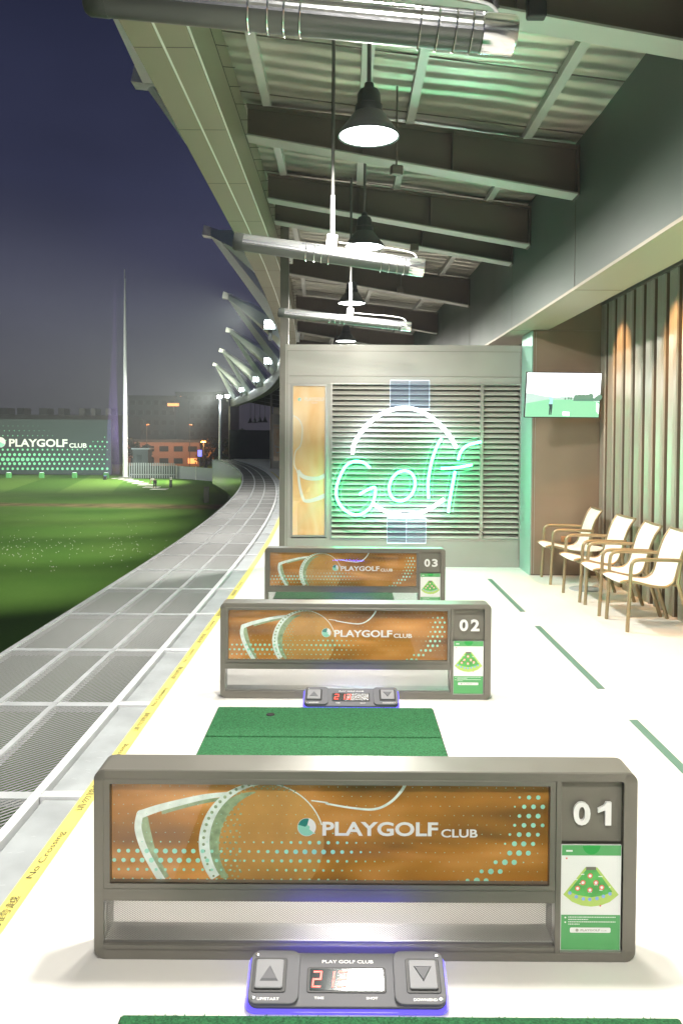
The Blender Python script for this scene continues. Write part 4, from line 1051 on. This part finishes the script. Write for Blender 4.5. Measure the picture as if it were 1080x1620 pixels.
# halftone screen
A = G(176,752); YS = A.y
sc0 = empty('range_screen', (A.x, YS, GZ), 0, 'wide dark range screen with white PLAYGOLF CLUB lettering and green halftone dots', 'screen')
zt = at(176,664,YS).z-GZ
MB().box(-48,0,0,.5,.1,zt).build('panel', M['screen_bg'], sc0)
def Q3(x, y): p = at(x/5.4, 590+y/5.4, YS); return (p.x-A.x, p.z-GZ)
d_ = MB()
rows = [(452,3,325),(493,4,420),(535,5,450),(575,5,560),(655,9,917),(697,13,890),(738,16,917),(775,13,890),(818,13,917)]
for r_i, (zy, rr, xr) in enumerate(rows):
    x = xr
    while x > -230:
        fx = max(0,min(1,(xr-x)/700)); s = rr*(.45+.55*fx) if r_i > 3 else rr*(.5+.7*fx)
        if r_i == 8: s = rr*.85
        if not (r_i == 3 and x > 60): d_.disc(*Q3(x, zy), -.03, s/5.4*YS/F, 10)
        x -= 42.5
for (x,y,s) in ((895,548,4),(875,586,7),(915,590,7),(835,586,5),(795,586,4),(895,628,7),(855,628,7),(815,626,9),(772,626,9)): d_.disc(*Q3(x,y),-.03,s/5.4*YS/F,10)
d_.build('halftone_dots', M['screen_dot'], sc0)
t = MB(); x0,z0 = Q3(78,630); x1,z1 = Q3(578,565); t.text('PLAYGOLF',x0,x1,z0,z1,-.05,bold=.03); x0,z0 = Q3(592,638); x1,z1 = Q3(742,600); t.text('CLUB',x0,x1,z0,z1,-.05,bold=.03); t.build('lettering', M['white'], sc0)
lx,lz = Q3(5,592); rr = 44/5.4*YS/F; lo = MB().disc(lx,lz,-.05,rr,28).build('logo', M['white'], sc0)
q = MB(); q.poly([(lx,lz)]+[(lx+rr*.95*math.cos(R(k)),lz+rr*.95*math.sin(R(k))) for k in range(120,345,12)], -.06); q.build('logo_swirl', M['logo_lite'], lo)
for i, xx in enumerate((14,66,118,168)):
    p = G(xx,756); e = empty('uplight_box', p, 0, 'green uplight box at the foot of the range screen, %s from the left' % ['first','second','third','last'][i], 'uplight', 'uplight boxes under the screen')
    MB().box(-.28,.28,-.3,.3,0,.75).build('housing', M['card_green'], e); MB().box(-.22,.22,-.2,.2,.75,.78).build('lens', M['lit_white'], e)
    lamp('screen_light', 'SPOT', (0,.5,.9), 700, (.75,1,.9), .3, (1.2,4.0,4.2), e, spot=150, blend=.7)
# mast and violet net
B = G(198,757)
mz = at(194,440,B.y).z-GZ
ms = empty('net_mast', (B.x,B.y,GZ), 0, 'tall white tapering mast rising from the end of the range screen', 'mast')
MB().lathe([(.42,0),(.42,.3),(.34,.3),(.27,mz*.4),(.18,mz*.75),(.08,mz)], 16).build('pole', M['mast'], ms, smooth=True)
MB().box(-.8,.8,-.8,.8,0,.25).build('footing', M['concrete'], ms)
MB().tube([(0,-.2,mz*.97),(0,-.2,mz+1.2)], .05, 6).build('tip_rod', M['mast'], ms)
lamp('mast_light', 'SPOT', (1.5,-7,1.0), 5000, (.85,.9,1), .3, (0,0,11), ms, spot=80, blend=.9)
n0 = at(166,750,B.y+1); n1 = at(190,750,B.y+1); n2 = at(184,590,B.y+1); n3 = at(175,590,B.y+1); n4 = at(184,452,B.y+1); n5 = at(180,452,B.y+1)
nn = MB(); nn.add([n0,n1,n2,n3,n4,n5], [(0,1,2,3),(3,2,4,5)]); tag(nn.build('range_net', M['violet_net']), 'violet lit net curtain hanging beside the tall white mast', 'net')
e = empty('violet_spotlight', G(176,757)+Vector((0,-3,0)), 0, 'small violet spotlight at the foot of the net beside the mast', 'spotlight'); MB().box(-.2,.2,-.2,.2,0,.5).build('housing', M['black'], e); MB().box(-.15,.15,-.1,.1,.5,.52).build('lens', M['lit_blue'], e)
lamp('violet_light', 'SPOT', (0,0,.7), 1900, (.30,.14,1), .2, (0.6,3.2,13), e, spot=70, blend=.9)
# lamp post
lp = G(348,762); lp = at(348,745,112); lp.z = GZ; tp_ = at(346,629,112)
e = empty('lamp_post', lp, 0, 'tall floodlight post glaring white beside the far wing roof', 'lamp post')
hp = tp_.z-GZ; MB().lathe([(.22,0),(.20,hp*.5),(.13,hp)], 12).build('pole', M['mast'], e, smooth=True); MB().box(-.4,.3,-.3,.2,hp-.1,hp+.3).build('head', M['lamp_shell'], e)
MB().box(-.36,.26,-.36,-.3,hp-.08,hp+.28).build('lens', M['flood'], e); lamp('post_light', 'SPOT', (-.5,-.6,hp+.1), 42000, (1,1,.82), .4, (-30,-12,0), e, spot=112, blend=.9)
lamp('post_glow', 'POINT', (0,-.6,hp-1.2), 90, (.85,.97,1), .3, None, e)
added_post = empty('lamp_post', (-78,92,GZ), 0, 'added floodlight post far left of the lawn, outside the picture', 'lamp post')  # unseen post added to brighten the lawn before the screen
MB().lathe([(.22,0),(.20,6),(.13,12)], 12).build('pole', M['mast'], added_post, smooth=True); MB().box(-.6,.6,-.2,.3,12,12.4).build('head', M['lamp_shell'], added_post); MB().box(-.55,.55,-.26,-.2,12,12.38).build('lens', M['flood'], added_post)
lamp('post_light', 'SPOT', (.3,-.6,11.8), 42000, (1,1,.82), .4, (26,14,0), added_post, spot=125, blend=.9)
# fences
f0, f1 = G(204,757), G(279,757); fz = at(204,732,f0.y).z-GZ
e = empty('picket_fence', (f0.x,f0.y,GZ), 0, 'white picket fence with dark gaps right of the mast', 'fence')
L_ = f1.x-f0.x; pk = MB(); x = 0
while x < L_: pk.box(x,x+.16,0,.05,.05,fz); x += .33
pk.build('pickets', M['pic_fence'], e); MB().box(0,L_,.06,.14,.5,.65).build('rail', M['pic_fence'], e); MB().box(0,L_,.8,.85,0,fz*.8).build('backing', M['dark_glass'], e)
pts_ = [(279,757,737),(310,759,739),(340,762,741),(360,766,744),(382,774,748)]
base = G(279,757); e = empty('panel_fence', base, 0, 'blue grey panel fence curving towards the far wing', 'fence'); pf_ = MB(); pr_ = []
for (x,yb_,yt) in pts_: g_ = G(x,yb_); pr_.append((g_, at(x,yt,g_.y).z))
for (a_,za),(b_,zb) in zip(pr_,pr_[1:]):
    a2,b2 = a_-base,b_-base
    pf_.add([(a2.x,a2.y,0),(b2.x,b2.y,0),(b2.x,b2.y,zb-base.z),(a2.x,a2.y,za-base.z),(a2.x,a2.y+.1,0),(b2.x,b2.y+.1,0),(b2.x,b2.y+.1,zb-base.z),(a2.x,a2.y+.1,za-base.z)],[(0,1,2,3),(7,6,5,4),(3,2,6,7),(0,3,7,4),(1,5,6,2)])
    for k in range(1): MB().box(a2.x-.06,a2.x+.06,a2.y-.12,a2.y-.0,0,za-base.z+.1).build('post', M['mast'], e)
pf_.build('panels', M['pic_fence'], e)
# kiosk
k0 = G(205,754)+Vector((0,3,0)); e = empty('kiosk', k0, 0, 'small pale flat-roofed kiosk behind the picket fence', 'kiosk'); MB().box(-.3,2.0,0,2.4,0,4.0).build('wall', M['far_wall'], e); MB().box(-.5,2.3,-.2,2.6,4.0,4.2).build('roof', M['pic_fence'], e); MB().box(.3,1.1,-.03,0,1.8,3.2).build('window', M['far_window'], e)
# closed parasol, bollard, bin, golf bag
p = G(358,766); e = empty('closed_parasol', p, 0, 'closed white parasol on a block base beside the panel fence', 'parasol'); hh = at(358,732,p.y).z-p.z
MB().box(-.45,.45,-.4,.4,0,.35).build('base', M['white'], e); MB().lathe([(.05,.35),(.09,hh*.2),(.26,hh*.25),(.30,hh*.45),(.16,hh*.62),(.22,hh*.7),(.28,hh*.8),(.05,hh)], 14).build('canopy', M['white'], e, smooth=True); MB().tube([(0,0,.3),(0,0,hh*1.02)],.04,6).build('pole', M['mast'], e)
p = G(326.5,795); e = empty('black_bollard', p, R(8), 'square black bollard standing on the lawn casting a long shadow', 'bollard'); hh = at(326,770,p.y).z-p.z; MB().box(-.24,.24,-.24,.24,0,hh-.06).build('body', M['black'], e, bevel=.02); MB().box(-.26,.26,-.26,.26,hh-.05,hh).build('cap', M['rubber'], e, bevel=.02)
p = G(366,795); e = empty('ball_basket', p, 0, 'low black basket on legs at the walkway edge beyond the bollard', 'basket'); MB().box(-.28,.28,-.2,.2,.35,.95).build('bin', M['black'], e, bevel=.02)
for sx in (-1,1): MB().bar((sx*.2,0,.35),(sx*.3,0,0),.05,.05).build('leg', M['black'], e)
p = G(270,771); e = empty('golf_bag', p, 0, 'upright black golf bag with pale club heads on the lawn', 'golf bag'); MB().lathe([(.16,0),(.18,.3),(.15,.6),(.18,.85),(.17,.86)], 12, cap=True).build('bag', M['black'], e, smooth=True)
cbm = MB()
for k in range(6):
    an = k*1.05; cbm.tube([(.06*math.cos(an),.06*math.sin(an),.8),(.12*math.cos(an)+.04,.12*math.sin(an),1.15)],.012,5); cbm.lathe([(0,0),(.045,.02),(.04,.06),(0,.08)],8,o=(.12*math.cos(an)+.05,.12*math.sin(an),1.13))
cbm.build('club_heads', M['white'], e); MB().bar((.1,-.1,.7),(.25,-.35,0),.03,.03).build('stand_leg', M['black'], e)
# golfer bending over the mat
def skinned(name, joints, edges, mt, parent, sub=2):
    me = bpy.data.meshes.new(name); me.from_pydata([j[:3] for j in joints], edges, []); me.materials.append(mt)
    o = bpy.data.objects.new(name, me); C.objects.link(o); o.parent = parent
    sk = o.modifiers.new('skin','SKIN'); 
    me.skin_vertices.new() if not me.skin_vertices else None
    for i, j in enumerate(joints): me.skin_vertices[0].data[i].radius = (j[3],j[3])
    me.skin_vertices[0].data[0].use_root = True
    s_ = o.modifiers.new('sub','SUBSURF'); s_.levels = 1; s_.render_levels = sub; return o
p = G(245,772); e = empty('person', p, 0, 'person in white top and black trousers bending over to place a ball on the lawn', 'person')
J = [(0,0,.88,.13),(-.09,0,.84,.11),(-.11,.02,.46,.075),(-.12,.04,.08,.05),(-.22,-.02,.04,.04),(.09,0,.84,.11),(.11,.02,.46,.075),(.12,.06,.08,.05),(.03,0,.04,.04),
     (-.22,0,1.02,.14),(-.42,0,1.10,.15),(-.52,0,1.10,.06),(-.62,0,1.07,.10),(-.66,0,1.02,.09),
     (-.42,-.20,1.04,.055),(-.48,-.24,.76,.042),(-.56,-.18,.52,.035),(-.58,-.16,.44,.03),(-.42,.20,1.04,.055),(-.46,.24,.76,.042),(-.52,.18,.54,.035),(-.54,.16,.46,.03)]
E_ = [(0,1),(1,2),(2,3),(3,4),(0,5),(5,6),(6,7),(7,8),(0,9),(9,10),(10,11),(11,12),(12,13),(10,14),(14,15),(15,16),(16,17),(10,18),(18,19),(19,20),(20,21)]
skinned('body', J, E_, M['skin'], e)
skinned('white_top', [(-.05,0,.93,.15),(-.22,0,1.03,.165),(-.42,0,1.11,.165),(-.42,-.20,1.05,.07),(-.45,-.23,.9,.06),(-.42,.20,1.05,.07),(-.44,.23,.9,.06)], [(0,1),(1,2),(2,3),(3,4),(2,5),(5,6)], M['white'], e)
skinned('trousers', [(0,0,.90,.145),(-.09,0,.82,.13),(-.11,.02,.46,.095),(-.12,.04,.10,.075),(.09,0,.82,.13),(.11,.02,.46,.095),(.12,.06,.10,.075)], [(0,1),(1,2),(2,3),(0,4),(4,5),(5,6)], M['black'], e)
hr = MB(); hr.lathe([(.0,.12),(.08,.09),(.11,.0),(.09,-.06),(.0,-.08)], 12, o=(-.60,0,1.09)); hr.build('hair', M['black'], e, smooth=True)
# pale tee mats on the lawn
for i,(a_,b_) in enumerate(((189,757),(199,758.5),(207,760.5),(214,762.5),(222,765),(231,767.5),(240,771),(252,774))):
    p = G(a_,b_); s = 1.0
    tag(MB().box(p.x-.9,p.x+.9,p.y-.8,p.y+.8,GZ+.004,GZ+.05).build('tee_mat', M['white']), 'pale square tee mat on the lawn, %s in the row starting at the mast' % ['first','second','third','fourth','fifth','sixth','seventh','eighth'][i], 'tee mat', 'tee mats on the lawn')
# golf balls scattered on the grass
bm = MB(); bm.lathe([(0,-.0215),(.012,-.018),(.0195,-.009),(.0215,0),(.0195,.009),(.012,.018),(0,.0215)], 8)
rb = random.Random(11); b0 = None
for i in range(190):
    px_ = rb.uniform(0,330) if rb.random() < .45 else rb.choice((20,75,110,200))+rb.gauss(0,22); py_ = rb.gauss(868,12) if rb.random() < .6 else rb.uniform(815,905)
    if px_ < -20 or px_ > 340-(py_-815)*.35: continue
    p = G(px_,py_)
    if b0 is None: b0 = bm.build('golf_ball', M['ball'], smooth=True); o = b0
    else: o = b0.copy(); C.objects.link(o)
    o.location = (p.x,p.y,GZ+.02); k_ = 1.0; tag(o, 'white golf ball lying scattered on the dark grass', 'golf ball', 'golf balls scattered on the field')
# distant buildings
def block(x0, x1, ytop, d, depth, label, mt, rows_=4, lit=(), name='building', base=None, cols=None):
    a_ = at(x0,700,d); b_ = at(x1,700,d); zt_ = at(x0,ytop,d).z; e = empty(name, ((a_.x+b_.x)/2,d,GZ), 0, label, 'building')
    W = (b_.x-a_.x)/2; h = zt_-GZ; MB().box(-W,W,0,depth,0,h).build('wall', mt, e); MB().box(-W-.3,W+.3,-.3,depth+.3,h,h+.5).build('roof', M['far_wall'], e)
    nc = cols or max(3,int(W*2/4))
    for r in range(rows_):
        for c_ in range(nc):
            xx = -W+(c_+.5)*2*W/nc; zz = h*(r+.45)/rows_; ww, wh = W/nc*.62, h/rows_*.22
            MB().box(xx-ww,xx+ww,-.12,0,zz-wh,zz+wh).build('window', M[lit[(r,c_)]] if (r,c_) in lit else M['far_window'], e)
    return e
lb_ = block(-60,186,659,175,20,'long dark building behind the range screen with boxes along its roof', M['far_wall'], 2, {}, cols=12)
hloc = lb_.location; hh = at(0,659,175).z-GZ
for i, (xa,xb) in enumerate(((-5,12),(27,38),(62,75),(92,101),(125,134),(144,151),(167,176))):
    pa, pb = at(xa,655,176), at(xb,655,176); MB().box(pa.x-hloc.x,pb.x-hloc.x,1,5,hh+.5,hh+1.9).build('roof_unit', M['far_window'], lb_)
block(204,279,628,240,25,'tall dim building in the mist behind the picket fence', M['far_wall'], 6, {}, cols=6)
block(278,362,622,260,25,'tall misty block behind the lamp post with one orange lit window', M['far_wall'], 7, {(5,1):'lit_orange',(6,0):'lit_orange'}, cols=8)
block(203,316,699,165,12,'low pink building glowing under orange street light behind the fence', M['far_pink'], 2, {(0,4):'lit_orange'}, cols=5)
for px_, d, ly in ((300,160,1),(232,161,1)):
    p = at(px_,722,d-6); q = Vector((p.x,p.y,GZ)); e = empty('street_lamp', q, 0, 'orange street lamp before the low pink building, '+('right one near the blue light' if px_ == 300 else 'left one'), 'street lamp', 'orange street lamps'); hh = 8
    MB().tube([(0,0,0),(0,0,hh),(.0,.8,hh+.3)],.07,6).build('pole', M['rod'], e); MB().box(-.2,.2,.6,1.2,hh+.15,hh+.3).build('head', M['lit_orange'], e)
    lamp('sodium_light','POINT',(0,.8,hh-.3),1700,(1,.42,.16),.2,None,e)
def tree(px_, pyb, pyt, d, wpx, leaf, label, n=900):
    b_ = at(px_,pyb,d); zt_ = at(px_,pyt,d).z; e = empty('tree', (b_.x,d,GZ), 0, label, 'tree', 'dark trees beyond the fence'); h = zt_-GZ; r = wpx*d/F/2
    tk = MB(); tk.tube([(0,0,0),(.1,0,h*.3),(.0,.1,h*.6),(0,0,h*.85)],[.3,.22,.14,.05],7)
    rt = random.Random(px_); lf = MB(); cl_ = []
    for k in range(14):
        an = rt.uniform(0,6.28); rr = r*rt.uniform(.2,.8); zz = h*rt.uniform(.4,.9); c_ = Vector((rr*math.cos(an),rr*math.sin(an),zz)); cl_.append((c_, r*rt.uniform(.25,.45)))
        tk.tube([(0,0,h*.35),(c_*.5+Vector((0,0,h*.2))),c_],[.12,.08,.03],5)
    for k in range(n):
        c_, s = rt.choice(cl_); v = Vector((rt.gauss(0,1),rt.gauss(0,1),rt.gauss(0,.8)))*s*.55+c_; u_ = Vector((rt.uniform(-1,1),rt.uniform(-1,1),rt.uniform(-1,1))).normalized()*.22; w3 = u_.cross(Vector((rt.uniform(-1,1),rt.uniform(-1,1),1))).normalized()*.16
        lf.add([v-u_,v-w3,v+u_,v+w3],[(0,1,2,3)])
    tk.build('trunk', M['bark'], e); lf.build('crown', leaf, e); return e
tree(325,757,697,140,34,M['leaf_lit_orange'],'broad tree lit orange from within beyond the panel fence',1400)
p = at(322,700,138); e = empty('street_lamp', (p.x,p.y,GZ), 0, 'orange street lamp shining through the broad tree', 'street lamp', 'orange street lamps'); hh = p.z-GZ; MB().tube([(0,0,0),(0,0,hh)],.08,6).build('pole', M['rod'], e); MB().box(-.4,.4,-.2,.2,hh,hh+.2).build('head', M['lit_orange'], e); lamp('sodium_light','POINT',(0,-.5,hh+.3),900,(1,.4,.12),.2,None,e)
tree(345,757,690,150,30,M['leaf'],'dark tree behind the lamp post'); tree(365,760,684,135,34,M['leaf'],'dark tree at the corner of the far wing'); tree(232,757,700,150,20,M['leaf'],'thin dark tree before the pink building'); tree(212,757,688,155,22,M['leaf'],'dark tree behind the kiosk beside the mast')
tree(382,757,676,130,30,M['leaf'],'dark tree hidden partly by the far wing posts')
e = empty('blue_sign_post', at(316,740,128), 0, 'small blue lit sign on a post above the panel fence', 'sign'); e.location.z = GZ; hz_ = at(316,722,128).z-GZ
MB().tube([(0,0,0),(0,0,hz_)],.08,6).build('pole', M['rod'], e); MB().box(-.3,.3,-.1,.1,hz_,hz_+1.0).build('sign_face', M['lit_blue'], e)
for (a_,b_,d,l) in ((274,640,238,'orange glowing rooftop lamp on the misty block'),):
    p = at(a_,b_,d); e = empty('roof_lamp', p, 0, l, 'lamp'); MB().box(-1.6,1.6,-.3,.3,-.4,.4).build('lens', M['lit_orange'], e); MB().box(-.1,.1,.3,.5,-2,.4).build('bracket', M['rod'], e)
# ------------------------------------------------------------------ haze: the misty night air
HZ = 0.0006
hb = MB(); hb.box(-170,40,-12,300,GZ-1,42)
hm = bpy.data.materials.new('haze'); hm.use_nodes = True; hm.cycles.homogeneous_volume = True; t = hm.node_tree; t.nodes.clear()
ho = t.nodes.new('ShaderNodeOutputMaterial'); hv = t.nodes.new('ShaderNodeVolumePrincipled'); hv.inputs['Color'].default_value = (.80,.84,1,1); hv.inputs['Density'].default_value = HZ
t.links.new(hv.outputs[0], ho.inputs['Volume'])
if HZ: tag(hb.build('haze', hm), kind='stuff')
